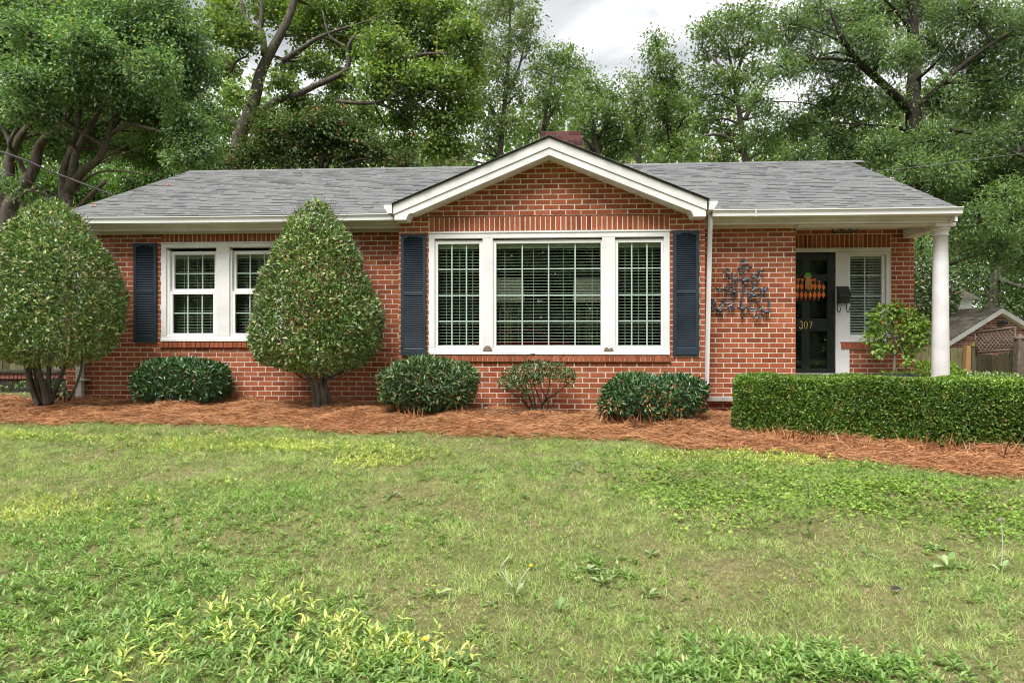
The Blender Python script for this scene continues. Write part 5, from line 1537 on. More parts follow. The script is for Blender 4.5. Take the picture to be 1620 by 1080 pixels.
C10 += cl(Y10-2.0, (1390, 235, 28), (1440, 265, 30), (1500, 270, 32), (1560, 230, 34), (1430, 90, 30), (1370, 60, 34), (1590, 310, 34), (1470, 375, 24), (1550, 345, 30), dy=.4)
tree('willow_oak', 'huge spreading willow oak filling the sky at the right', b10, L10, C10, MT['l_willow'], MT['bark_dark'], .13, .34, 1.05, spray=.34)
# oak behind the neighbour's roof, with a pale side limb
Y11 = 26
b11 = grounded(Y11, 1568, 540)
tree('oak_tree', 'dark oak with lichen marked trunk rising behind the small brick outbuilding', b11, [([b11, at(1567, 500, Y11), at(1570, 450, Y11), at(1578, 430, Y11), at(1590, 380, Y11), at(1595, 320, Y11)], .30, .12), ([at(1577, 437, Y11), at(1590, 445, Y11-.5), at(1620, 455, Y11-.8), at(1660, 462, Y11-1)], .09, .05), ([at(1575, 440, Y11), at(1545, 420, Y11), at(1520, 400, Y11)], .07, .03)],
     cl(Y11, (1600, 330, 50), (1550, 380, 40), (1500, 420, 36), (1610, 400, 46), (1655, 430, 46), (1540, 440, 30), (1480, 460, 34), (1520, 475, 26), (1600, 475, 34), (1650, 490, 40), (1630, 350, 40), dy=1.0), MT['l_willow'], MT['bark_grey'], .14, .45, .8, spray=.42)
r_ = at(1459, 462, 13.5)
RH = empty('flowering_shrub', (*r_[:2], float(gh(r_[0], 13.5))), 'rounded shrub with faded tan flower heads between wall and column', 'shrub')
f = lambda P: (np.linalg.norm((P-r_)/(.62, .6, .62), axis=1)-1)*.6
lo, hi = r_-.7, r_+.7
leaf_object('foliage', [shrub_leaves(f, lo, hi, 2600, .10, .4, .15, inner_frac=.4, core=.5)], MT['l_mid'], RH, 'stuff')
P, O = shell_sample(f, lo, hi, 120, .05)
P = P[O[:, 2] > -.2]; n = len(P)
P = np.repeat(P, 7, 0) + rng.normal(0, .025, (n*7, 3))
leaf_object('flower_heads', [leaf_arrays(P, rng.normal(0, 1, P.shape), rng.normal(0, 1, P.shape), .045, .035)], MT['l_pale'], RH, 'stuff')
stems(RH, (r_[0], 13.5, float(gh(r_[0], 13.5))), [r_+(random.uniform(-.4, .4), random.uniform(-.3, .3), random.uniform(-.1, .3)) for _ in range(6)], .03, .012, MT['bark_dark'])
tree('conifer', 'soft blue green conifer bough beside the white porch column', grounded(15, 1458, 540), [([grounded(15, 1458, 540), at(1458, 450, 15), at(1457, 390, 15)], .08, .02)], cl(15, (1450, 420, 14), (1465, 408, 15), (1455, 395, 14), (1470, 430, 14), (1460, 375, 12), (1450, 445, 14), (1470, 450, 14), dy=.3), MT['l_evergreen'], MT['bark_dark'], .11, .12, 1.6, spray=.24)

# far woods closing the view behind the gaps
def woods(name, label, Ys, xr, zr, n, ln, mat, hol=.25):
    Y = rng.uniform(*Ys, n); x = rng.uniform(*xr, n)
    top = zr[1] + 1.3*np.sin(x*.35+1) + 1.0*np.sin(x*.83+2) + .7*np.sin(x*1.7)
    z = zr[0] + (top-zr[0])*rng.random(n)**.8
    k = (np.sin(x*1.3+z*.9)*np.sin(z*1.1-x*.5+Y) > -hol-.4)
    P = np.stack([x, Y, z], -1)[k]; n = len(P)
    l = ln*rng.uniform(.6, 1.3, n)
    return tag(leaf_object(name, [leaf_arrays(P, rng.normal(0, 1, (n, 3)), rng.normal(0, .5, (n, 3)) + (0, -.3, .7), l, l*.6)], MT[mat]), label, 'woods', kind='stuff')
woods('distant_woods', 'distant belt of green woods seen through the gaps behind the house', (34, 46), (-42, 44), (0, 13.5), 120000, .40, 'l_oak')
woods('street_trees', 'leafy trees across the street mirrored in the window glass', (-25, -16), (-30, 30), (-.3, 8.5), 42000, .85, 'l_oak')

# ------------------------------------------------------------------ left fence and low wall
xw0, xw1 = at(-160, 590, 11.2)[0], XL-.05
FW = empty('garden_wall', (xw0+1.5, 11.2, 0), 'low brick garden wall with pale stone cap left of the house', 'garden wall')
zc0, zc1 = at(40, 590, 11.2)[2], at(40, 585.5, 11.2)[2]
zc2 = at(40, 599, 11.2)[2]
MB().box(xw0, xw1, 11.15, 11.45, zc0, zc1).build('stone_cap', MT['shaded_moss_stone'], FW, .006)
MB().box(xw0, xw1, 11.215, 11.4, -.1, zc0-.001).build('wall', MT['bark_dark'], FW)  # dark bark colour carries the shade under the trees
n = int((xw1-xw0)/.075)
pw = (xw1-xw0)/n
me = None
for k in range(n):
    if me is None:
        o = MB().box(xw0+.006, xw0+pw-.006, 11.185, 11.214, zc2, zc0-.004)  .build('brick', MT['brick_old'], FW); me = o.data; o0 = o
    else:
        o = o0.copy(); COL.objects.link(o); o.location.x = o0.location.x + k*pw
FL = empty('board_fence', (xw0+1.5, 11.7, 0), 'weathered board fence in shade behind the low garden wall', 'fence')
x = xw0
while x < xw1-.1:
    w = random.uniform(.125, .15); zt = at(40, 538, 11.7)[2]+random.uniform(-.02, .02)
    MB().box(x, x+w-.008, 11.69+random.uniform(0, .008), 11.715, .25, zt).build('picket', MT['old_wood'], FL)
    x += w
MB().box(xw0, xw1-.1, 11.716, 11.76, .5, .58).build('rail', MT['old_wood'], FL); MB().box(xw0, xw1-.1, 11.716, 11.76, .9, .97).build('rail', MT['old_wood'], FL)
# seedlings at its foot
n = 260
P = np.stack([rng.uniform(xw0, xw1+.1, n), rng.uniform(10.2, 11.1, n), np.zeros(n)], -1); P[:, 2] = gh(P[:, 0], P[:, 1]) + rng.uniform(.02, .22, n)
tag(leaf_object('ivy', [leaf_arrays(P, rng.normal(0, .6, (n, 3)) + (0, -.2, .1), rng.normal(0, .4, (n, 3)) + (0, -.4, .8), rng.uniform(.05, .1, n), .055)], MT['l_under']), 'ivy and seedlings at the foot of the garden wall', 'ivy', kind='stuff')
p = at(96, 615, 8.75)
SD = empty('sapling', (p[0], 8.75, float(bed_z(p[0], 8.75))), 'tiny dark green sapling growing between shrub and house corner', 'sapling')
n = 34
P = p + rng.normal(0, 1, (n, 3))*(.10, .08, .09)
leaf_object('foliage', [leaf_arrays(P, rng.normal(0, .5, (n, 3)) + (0, -.2, 0), rng.normal(0, .4, (n, 3)) + (0, -.5, .8), .085, .045)], MT['l_dark'], SD)
stems(SD, (p[0], 8.75, float(bed_z(p[0], 8.75))), [p+(-.07, 0, .07), p+(.08, 0, .05)], .006, .003, MT['bark_dark'])

# ------------------------------------------------------------------ right yard: fence, lattice, outbuilding
YF = 13.2
def fence_run(p0, p1, v_top0, v_top1, label, n0=None, gap=.006, curve=0):
    """pickets between two pixel columns at depths, tops following v"""
    (u0, Y0), (u1, Y1_) = p0, p1
    a, bb2 = at(u0, v_top0, Y0), at(u1, v_top1, Y1_)
    root = empty('board_fence', tuple((a[0], Y0, float(gh(a[0], Y0)))), label, 'fence')
    ln_ = np.linalg.norm((bb2-a)[:2]); n = max(2, int(ln_/.115))
    d = (bb2-a)/n
    ang = math.atan2(d[1], d[0])
    w = ln_/n
    for k in range(n):
        q = a + d*(k+.5); zt = q[2] + random.uniform(-.012, .012) - curve*math.sin(math.pi*(k+.5)/n)
        zb_ = float(gh(q[0], q[1])) + .03
        mm = MB().prism([(-w/2+gap/2, 0), (w/2-gap/2, 0), (w/2-gap/2, zt-zb_-.02), (w/2-gap/2-.018, zt-zb_), (-w/2+gap/2+.018, zt-zb_), (-w/2+gap/2, zt-zb_-.02)], -.009, .009, 'y')
        o = mm.build('picket', MT['old_wood'], None)
        o.parent = root; o.location = tuple(np.array((q[0], q[1], zb_)) - root_loc(root)); o.rotation_euler = (0, 0, ang)
    for h in (.18, .82):
        s_ = a + (0, 0, 0); mm = MB()
        e0 = np.array((a[0], a[1], float(gh(a[0], a[1])) + (a[2]-float(gh(a[0], a[1])))*h)); e1 = np.array((bb2[0], bb2[1], float(gh(bb2[0], bb2[1])) + (bb2[2]-float(gh(bb2[0], bb2[1])))*h))
        nn = np.array((-d[1], d[0], 0))/np.linalg.norm(d[:2])*.032
        mm.tube([e0+nn, e1+nn], .028, 4).build('rail', MT['old_wood'], root)
    return root, a, bb2
fence_run((1446, 13.2), (1527, 12.9), 548, 549, 'short mossy fence section seen left and right of the porch column')
fb, fa0, fa1 = fence_run((1545, 12.7), (1606, 11.9), 560, 554, 'weathered board fence section topped with a lattice panel', curve=.03)
fence_run((1620, 11.8), (1760, 10.6), 556, 552, 'weathered board fence section at the right picture edge')
def post(u0, u1, v0, Y, mat, label, lean=0, capm=None):
    c_ = at((u0+u1)/2, v0, Y); hw = (u1-u0)/2/F*Y
    zg_ = float(gh(c_[0], Y))
    root = empty('fence_post', (c_[0], Y, zg_), label, 'fence post')
    mm = MB()
    mm.add([(c_[0]-hw-lean, Y-hw, zg_-.1), (c_[0]+hw-lean, Y-hw, zg_-.1), (c_[0]+hw-lean, Y+hw, zg_-.1), (c_[0]-hw-lean, Y+hw, zg_-.1), (c_[0]-hw, Y-hw, c_[2]), (c_[0]+hw, Y-hw, c_[2]), (c_[0]+hw, Y+hw, c_[2]), (c_[0]-hw, Y+hw, c_[2])],
           [(0, 3, 2, 1), (4, 5, 6, 7), (0, 1, 5, 4), (1, 2, 6, 5), (2, 3, 7, 6), (3, 0, 4, 7)])
    mm.build('shaft', mat, root, .006)
    if capm:
        MB().lathe((c_[0], Y, c_[2]), [(hw*1.25, .001), (hw*1.3, .02), (hw*.9, .05), (hw*.3, .08), (.004, .1)], 8).build('finial', capm, root)
post(1527.5, 1536.5, 547, 12.8, MT['new_wood'], 'fresh orange brown wooden post propped against the old fence post', .06)
post(1536.8, 1545, 549, 12.75, MT['old_wood'], 'old mossy fence post with small finial beside the fresh post', .03, MT['moss'])
post(1608, 1620, 537, 11.85, MT['lattice'], 'tall weathered fence post with rounded top at the picture edge', .04, MT['lattice'])
# lattice panel on the fence
LA = empty('lattice_panel', tuple(at(1575, 556, 12.3)), 'grey diagonal wooden lattice panel on top of the fence', 'lattice')
def lp(u, v): return at(u, v, 12.68 + (11.95-12.68)*(u-1545)/61)
def seg(u0, v0, u1, v1, r, nm, off=0):
    MB().tube([lp(u0, v0)+(0, off, 0), lp(u1, v1)+(0, off, 0)], r, 4).build(nm, MT['lattice'], LA)
seg(1542.5, 526.5, 1607, 517.5, .017, 'frame'); seg(1544.5, 558, 1606.5, 552.5, .02, 'frame'); seg(1543, 526, 1545, 558, .015, 'frame'); seg(1606, 518, 1606, 553, .015, 'frame')
top_v = lambda u: 526.5 - (u-1542.5)*.14; bot_v = lambda u: 558 - (u-1544)*.09
for k in range(-6, 12):
    u = 1545+k*6
    for sg in (1, -1):
        pts = []
        for t in np.linspace(0, 1, 25):
            uu = u + sg*t*34 + (34 if sg < 0 else 0); vv = 518 + t*40
            if 1545 <= uu <= 1605.5 and top_v(uu) <= vv <= bot_v(uu): pts.append((uu, vv))
        if len(pts) > 2: seg(*pts[0], *pts[-1], .0095, 'lath', -.012*sg)

# brick outbuilding with a cupola
YO = 20.0
ap = at(1576, 486, YO)
OB = empty('outbuilding', (ap[0], YO, 0), 'small red brick outbuilding with white gable trim and brown roof beyond the fence', 'outbuilding')
ge = np.array((.97, -.24, 0)); gd = np.array((-.42, .9, 0))         # along the gable wall, and along the ridge
gd = gd/np.linalg.norm(gd)
slope = (at(1497, 541, YO)[2]-ap[2])/(at(1497, 541, YO)[0]-ap[0])
def op(a, d, z): return tuple(np.array((ap[0], YO, 0)) + ge*a + gd*d + np.array((0, 0, z)))
HWD, LEN = 1.95, 4.2
eh = ap[2]-slope*HWD
mm = MB().add([op(-HWD, 0, -.1), op(HWD, 0, -.1), op(HWD, 0, eh-.1), op(0, 0, ap[2]-.1), op(-HWD, 0, eh-.1), op(-HWD, LEN, -.1), op(HWD, LEN, -.1), op(HWD, LEN, eh-.1), op(0, LEN, ap[2]-.1), op(-HWD, LEN, eh-.1)],
    [(0, 1, 2, 3, 4), (9, 8, 7, 6, 5), (0, 4, 9, 5), (1, 6, 7, 2)])
OW = mm.build('wall', MT['mortar'], OB)
mm = MB()
for br in lay_courses(-HWD, HWD, .1, .0677, .1, ap[2]-.12, top=lambda a: ap[2]-.17-slope*abs(a)):
    u0, u1, a, bb2, poly = br
    poly = poly or [(u0, a), (u1, a), (u1, bb2), (u0, bb2)]
    n = len(poly); pr = -.01+random.uniform(-.002, .002)
    mm.add([op(x, pr, z) for x, z in poly] + [op(x, .005, z) for x, z in poly], [tuple(range(n))] + [(i_, n+i_, n+(i_+1) % n, (i_+1) % n) for i_ in range(n)])
tag(mm.build('brickwork', MT['brick_old'], OW), kind='stuff')
OR_ = MB()
for sd in (-1, 1):
    OR_.add([op(0, -.14, ap[2]-.02), op(sd*(HWD+.15), -.14, eh-slope*.15-.02), op(sd*(HWD+.15), LEN+.1, eh-slope*.15-.02), op(0, LEN+.1, ap[2]-.02), op(0, -.14, ap[2]-.06), op(sd*(HWD+.15), -.14, eh-slope*.15-.06), op(sd*(HWD+.15), LEN+.1, eh-slope*.15-.06), op(0, LEN+.1, ap[2]-.06)],
        [(0, 1, 2, 3), (4, 7, 6, 5), (0, 4, 5, 1), (2, 6, 7, 3), (1, 5, 6, 2)])
ORF = OR_.build('roof', MT['felt'], OB)
mm = MB()
rows_ = 13
for sd in (-1, 1):
    for k in range(rows_):
        a0 = sd*(HWD+.17)*(1-k/rows_); a1 = sd*(HWD+.17)*(1-(k+1.15)/rows_)
        if a1*sd < 0: a1 = 0
        d = -.16
        while d < LEN+.1:
            d1 = min(d+random.uniform(.12, .3), LEN+.12); th = random.uniform(.012, .03)
            z0_, z1_ = ap[2]-slope*abs(a0)-.015, ap[2]-slope*abs(a1)-.012
            mm.add([op(a0, d, z0_), op(a0, d1-.008, z0_), op(a1, d1-.008, z1_), op(a1, d, z1_), op(a0, d, z0_+th), op(a0, d1-.008, z0_+th), op(a1, d1-.008, z1_+.006), op(a1, d, z1_+.006)], [(4, 5, 6, 7), (0, 1, 5, 4), (1, 2, 6, 5), (3, 0, 4, 7)])
            d = d1
tag(mm.build('shingles', MT['shake'], ORF), kind='stuff')
for sd in (-1, 1):
    e_ = sd*(HWD+.16)
    P4 = [(0, ap[2]-.035), (e_, ap[2]-slope*(HWD+.16)-.035), (e_, ap[2]-slope*(HWD+.16)-.16), (0, ap[2]-.165)]
    MB().add([op(a, -.18, z) for a, z in P4] + [op(a, -.03, z) for a, z in P4], [(0, 1, 2, 3), (7, 6, 5, 4), (0, 4, 5, 1), (1, 5, 6, 2), (2, 6, 7, 3), (3, 7, 4, 0)]).build('rake_board', MT['white'], OB)
c_ = np.array(op(.05, -.10, ap[2]-.42))
MB().ball(c_ + (-.06, 0, 0), (.05, .05, .06), 10, 6).tube([c_ + (-.05, -.02, 0), c_ + (.09, -.1, -.01)], [.04, .055], 10).build('floodlight', MT['iron'], OB)
# cupola
cu = np.array(op(-.0, 2.9, 0)); zc0 = ap[2]-.25
cu = at(1512, 494, cu[1]); hw = 17.5/F*cu[1]
zb_, zt_ = at(1512, 500, cu[1])[2], at(1512, 474, cu[1])[2]
CU = MB().box(cu[0]-hw*.85, cu[0]+hw*.85, cu[1]-hw*.85, cu[1]+hw*.85, zb_-.35, zt_).build('cupola', MT['white'], OB, .004)
mm = MB()
for k in range(5):
    z_ = zb_ + (zt_-zb_)*(k+.2)/5
    mm.box(cu[0]-hw*.66, cu[0]+hw*.66, cu[1]-hw*.87, cu[1]-hw*.851, z_, z_+(zt_-zb_)/5*.8)
mm.build('siding', MT['gutter'], CU)
za, zp_ = at(1512, 474, cu[1])[2], at(1510, 454, cu[1])[2]
def pyr(w0, w1, z0_, z1_, nm, mat, par):
    vs = [(cu[0]+a*w0, cu[1]+b2*w0, z0_) for a, b2 in ((-1, -1), (1, -1), (1, 1), (-1, 1))] + [(cu[0]+a*w1, cu[1]+b2*w1, z1_) for a, b2 in ((-1, -1), (1, -1), (1, 1), (-1, 1))]
    return MB().add(vs, [(3, 2, 1, 0), (4, 5, 6, 7), (0, 1, 5, 4), (1, 2, 6, 5), (2, 3, 7, 6), (3, 0, 4, 7)]).build(nm, mat, par)
CR = pyr(hw*1.2, hw*1.2, za, za+.03, 'cupola_eave', MT['white'], CU)
for k in range(4):
    t0, t1 = k/5.5, (k+1)/5.5
    pyr(hw*1.22*(1-t0)+.01, hw*1.22*(1-t1)+.005, za+.031+(zp_-za)*t0, za+.03+(zp_-za)*t1, 'roof_course', MT['shake'], CU)
pyr(hw*1.22*(1-4/5.5)+.015, .012, za+.031+(zp_-za)*4/5.5, zp_+.03, 'copper_cap', MT['copper'], CU)
n = 500
P = np.array([op(random.uniform(-.5, -.05), random.uniform(1.2, 4), 0) for _ in range(n)]); 
off = np.array([abs((q[0]-ap[0])*ge[0]) for q in P])
# moss along the ridge
tt = rng.uniform(1.0, LEN, n); aa = -np.abs(rng.normal(0, .22, n))
P = np.array([op(a, d, ap[2]-slope*abs(a)+.02) for a, d in zip(aa, tt)])
leaf_object('moss', [leaf_arrays(P, rng.normal(0, 1, (n, 3)), rng.normal(0, .3, (n, 3)) + (0, 0, 1), .09, .08)], MT['moss'], ORF, 'stuff')

# the street behind the viewer, with the red car the window mirrors
tag(link('road', grid_mesh('road', np.linspace(-60, 60, 61), np.linspace(-14.5, -8.6, 5), lambda x, y: gh(x, y)+.006), mat_plain('asphalt', (.045, .045, .047), (.075, .075, .076), 30, .9, .2, 90, .004)), 'asphalt street running past the front lawn', kind='structure')
MT['car_red'] = mat_plain('car_red', (.42, .02, .035), None, rough=.22, spec=.6)
MT['car_glass'] = mat_plain('car_glass', (.02, .024, .026), None, rough=.06, spec=.7)
MT['chrome'] = mat_plain('chrome', (.6, .6, .6), None, rough=.2, metal=1)
def parked_car():
    YC = -10.6
    xc = float(at(825, 540, 2*9.035-YC)[0]); zg_ = float(gh(xc, YC))+.006
    root = empty('parked_car', (xc, YC, zg_), 'dark red parked car mirrored low in the middle of the big window', 'car')
    T_ = lambda pts: [(xc+a, zg_+b2) for a, b2 in pts]
    low = [(-2.2, .32), (-2.22, .55), (-2.15, .78), (-1.75, .88), (-.9, .95), (1.1, .96), (1.95, .90), (2.18, .76), (2.22, .45), (2.15, .30), (1.75, .26), (1.70, .48), (1.5, .62), (1.22, .62), (1.02, .48), (.97, .24), (-.95, .24), (-1.0, .48), (-1.2, .62), (-1.48, .62), (-1.68, .48), (-1.73, .28)]
    MB().prism(T_(low), YC-.86, YC+.86, 'y').build('body', MT['car_red'], root, .06)
    roof = [(-1.75, .94), (-1.35, 1.17), (-.75, 1.38), (-.1, 1.455), (.55, 1.43), (1.0, 1.27), (1.45, .95), (1.36, .95), (.95, 1.21), (.52, 1.36), (-.1, 1.39), (-.72, 1.32), (-1.28, 1.12), (-1.62, .94)]
    for y_ in (YC-.72, YC+.66): MB().prism(T_(roof), y_, y_+.06, 'y').build('roof_rail', MT['car_red'], root, .01)
    MB().prism(T_([(-.80, 1.372), (-.1, 1.452), (.57, 1.425), (.53, 1.37), (-.1, 1.40), (-.74, 1.325)]), YC-.67, YC+.67, 'y').build('roof', MT['car_red'], root, .01)
    for y_ in (YC-.705, YC+.695):
        for pts in ([(-1.5, .97), (-1.25, 1.12), (-.72, 1.31), (-.45, 1.34), (-.45, .97)], [(-.38, .97), (-.38, 1.35), (-.1, 1.385), (.38, 1.365), (.38, .97)], [(.45, .97), (.45, 1.355), (.52, 1.35), (.93, 1.2), (1.25, .97)]):
            MB().prism(T_(pts), y_, y_+.01, 'y').build('side_window', MT['car_glass'], root)
    MB().add([(xc-1.72, YC-.66, zg_+.95), (xc-1.72, YC+.66, zg_+.95), (xc-.76, YC+.6, zg_+1.36), (xc-.76, YC-.6, zg_+1.36), (xc-1.70, YC-.66, zg_+.93), (xc-1.70, YC+.66, zg_+.93), (xc-.74, YC+.6, zg_+1.34), (xc-.74, YC-.6, zg_+1.34)], [(0, 1, 2, 3), (7, 6, 5, 4), (0, 3, 7, 4), (1, 5, 6, 2)]).build('windscreen', MT['car_glass'], root)
    MB().add([(xc+1.42, YC-.66, zg_+.96), (xc+1.42, YC+.66, zg_+.96), (xc+.58, YC+.6, zg_+1.41), (xc+.58, YC-.6, zg_+1.41), (xc+1.40, YC-.66, zg_+.94), (xc+1.40, YC+.66, zg_+.94), (xc+.56, YC+.6, zg_+1.39), (xc+.56, YC-.6, zg_+1.39)], [(3, 2, 1, 0), (4, 5, 6, 7), (0, 4, 7, 3), (1, 2, 6, 5)]).build('rear_window', MT['car_glass'], root)
    for sx in (-1.34, 1.36):
        for y_ in (YC-.80, YC+.62):
            o_ = [(xc+sx+.31*math.cos(t), zg_+.31+.31*math.sin(t)) for t in np.linspace(0, 2*math.pi, 22)[:-1]]
            w_ = MB().prism(o_, y_, y_+.18, 'y', True).build('wheel', MT['rubber'], root, .02)
            o_ = [(xc+sx+.19*math.cos(t), zg_+.31+.19*math.sin(t)) for t in np.linspace(0, 2*math.pi, 14)[:-1]]
            MB().prism(o_, y_-.006, y_+.186, 'y', True).build('rim', MT['chrome'], w_)
    for y_ in (YC-.66, YC+.36):
        MB().box(xc-2.24, xc-2.1, y_, y_+.3, zg_+.60, zg_+.74).build('headlight', MT['chrome'], root, .02)
        MB().box(xc+2.1, xc+2.24, y_, y_+.3, zg_+.62, zg_+.78).build('tail_light', MT['redball'], root, .02)
parked_car()

# cables
def cable(pts, r, label):
    P = smooth([np.array(p) for p in pts], 8)
    tag(MB().tube(P, r, 6, False).build('overhead_cable', MT['cable'], None, loc=tuple(P[0])), label, 'cable')
cable([at(-220, 185, 9.0), at(0, 240, 10.4), at(90, 275, 11.3), at(185, 311, 12.2)], .016, 'thick grey overhead cable running down to the left end of the roof')
cable([at(-220, 225, 9.0), at(0, 271, 10.4), at(60, 294, 11.1), at(110, 318, 11.8)], .007, 'thin dark overhead cable below the thick one at the left')
cable([at(1385, 271, 14.6), at(1470, 262, 14.8), at(1560, 250, 15), at(1700, 233, 15.2)], .006, 'grey overhead cable running off to the right past the roof')

# ------------------------------------------------------------------ pine straw on the bed
n = 76000
x = rng.uniform(-8.6, 7.8, n); back = np.where(x > 3.6, 9.3, 9.42); e0 = edge_y(x)
back = np.where((x > XG0-.05) & (x < XG1+.05), 8.97, back)
y = e0 - .06 + (back-e0+.06)*rng.random(n)
front = rng.random(n) < .14
y = np.where(front, e0 + rng.normal(0, .07, n), y)
z = bed_z(x, y) + rng.random(n)**2*.035 + .004
l = rng.uniform(.09, .20, n); th = rng.uniform(0, 2*math.pi, n); pt = rng.normal(.05, .22, n)
A = np.stack([np.cos(th)*np.cos(pt), np.sin(th)*np.cos(pt), np.sin(pt)], -1)
P = np.stack([x, y, z], -1)
nn_ = rng.normal(0, .5, (n, 3)) + (0, -.3, 1)
S = unit(np.cross(A, nn_))*(.0019*rng.uniform(.7, 1.5, n))[:, None]
bend = rng.normal(0, .16, (n, 3))*l[:, None]
M_ = P + bend*(1, 1, .3) + (0, 0, .006)
E0, E1 = P - A*l[:, None]/2, P + A*l[:, None]/2
lowz = lambda Q: np.concatenate([Q[:, :2], np.maximum(Q[:, 2:3], (bed_z(Q[:, 0], Q[:, 1])+.001)[:, None])], 1)
E0, E1, M_ = lowz(E0), lowz(E1), lowz(M_)
V = np.stack([E0-S, E0+S, M_-S, M_+S, E1-S*.6, E1+S*.6], 1).reshape(-1, 3)
b_ = np.arange(n)[:, None]*6
T = np.concatenate([b_ + [0, 1, 3], b_ + [0, 3, 2], b_ + [2, 3, 5], b_ + [2, 5, 4]], 1).reshape(-1, 3)
tag(leaf_object('pine_straw', [(V, T)], MT['straw']), 'orange brown pine straw strewn over the bed', 'pine straw', kind='stuff')
# longer tufts of straw standing against the hedge and shrubs
mm = []
for (u, v, k) in [(1205, 700, 30), (1235, 703, 40), (1265, 706, 26), (1300, 708, 30), (1335, 712, 40), (1370, 715, 26), (1450, 720, 36), (1520, 722, 40), (1590, 727, 40), (655, 668, 40), (970, 676, 40), (1010, 682, 30), (735, 668, 20), (1060, 682, 26)]:
    p = ghit(u, v)
    P = p + rng.normal(0, 1, (k, 3))*(.09, .05, 0) + (0, 0, .02)
    A = rng.normal(0, .55, (k, 3)) + (0, .25, .6)
    l = rng.uniform(.12, .26, k)
    mm.append(leaf_arrays(P, A, rng.normal(0, 1, (k, 3)), l, .0055))
tag(leaf_object('straw_tufts', mm, MT['straw']), 'loose upright tufts of pine straw at the foot of hedge and shrubs', 'pine straw', kind='stuff')

# ------------------------------------------------------------------ the lawn
def lawn_points(n, y0=2.2, y1=8.3):
    x = rng.uniform(-8.6, 7.6, n); y = rng.uniform(y0, y1, n)
    k = (np.abs(x + .06*y) < y*.86 + .9) & (y < edge_y(x) + rng.normal(0, .05, n))
    return x[k], y[k]
def blades(x, y, h, w, lean=.7):
    n = len(x)
    P = np.stack([x, y, gh(x, y)], -1)
    th = rng.uniform(0, 2*math.pi, n)
    S = np.stack([np.cos(th), np.sin(th), np.zeros(n)], -1)
    A = unit(rng.normal(0, lean*.6, (n, 3))*(1, 1, .2) + (0, 0, .75))
    l = h*rng.uniform(.5, 1.35, n)
    w = w*rng.uniform(.7, 1.3, n)
    tip = P + A*l[:, None] - (0, 0, 1)*(l*.12)[:, None]
    V = np.stack([P - S*w[:, None]*.5, P + S*w[:, None]*.5, tip], 1).reshape(-1, 3)
    return V, np.arange(n*3).reshape(-1, 3)
x, y = lawn_points(430000)
bare = np.sin(x*2.3+1.1*np.sin(y*2.7))*np.sin(y*3.4+x*.6) + .6*np.sin(x*5.9+y)*np.sin(y*7.3-x*1.3+2) + .4*np.sin(x*13-y*4)*np.sin(y*14+x*3)
k = rng.random(len(x)) < np.clip(1.25 - .09*y, .5, 1)*np.clip(.92 - .28*bare, .42, 1)
x, y, bare = x[k], y[k], bare[k]
hh = .034 - .013*bare + .010*np.sin(x*17+y*5)*np.sin(y*19-x*6)
tag(leaf_object('grass', [blades(x, y, np.clip(hh, .014, .07), .0042, 1.15)], MT['grass']), 'short uneven green lawn grass', 'grass', kind='stuff')
# taller tufts of fine blades
tx, ty = lawn_points(21000)
bare = np.sin(tx*2.3+1.1*np.sin(ty*2.7))*np.sin(ty*3.4+tx*.6) + .6*np.sin(tx*5.9+ty)*np.sin(ty*7.3-tx*1.3+2)
q_ = bare + rng.normal(0, .4, len(tx)) < .45
tx, ty = tx[q_], ty[q_]
kk = np.repeat(np.arange(len(tx)), 17)
r_ = rng.normal(0, .020, (len(kk), 2))
tag(leaf_object('grass_tufts', [blades(tx[kk]+r_[:, 0], ty[kk]+r_[:, 1], rng.uniform(.035, .080, len(tx))[kk], .0042, 1.05)], MT['grass']), 'loose taller tufts in the lawn', 'grass', kind='stuff')
x, y = lawn_points(330000)
bare = np.sin(x*2.3+1.1*np.sin(y*2.7))*np.sin(y*3.4+x*.6) + .6*np.sin(x*5.9+y)*np.sin(y*7.3-x*1.3+2) + .4*np.sin(x*13-y*4)*np.sin(y*14+x*3)
k = bare + rng.normal(0, .55, len(x)) > .32
tag(leaf_object('dry_grass', [blades(x[k], y[k], .030, .004, 1.8)], MT['thatch']), 'dry brown grass thatch among the green', 'dry grass', kind='stuff')
# tiny flat leaves of clover and creeping weeds everywhere
x, y = lawn_points(60000)
k = np.sin(x*3.1+2)*np.sin(y*2.9+x) + .6*np.sin(x*7.7)*np.sin(y*8.9+1) + rng.normal(0, .55, len(x)) > .32
x, y = x[k], y[k]; n = len(x)
P = np.stack([x, y, gh(x, y) + rng.uniform(.012, .04, n)], -1)
CREEP = [leaf_arrays(P, rng.normal(0, 1, (n, 3))*(1, 1, .35), rng.normal(0, .35, (n, 3)) + (0, -.15, 1), rng.uniform(.014, .032, n), .014)]

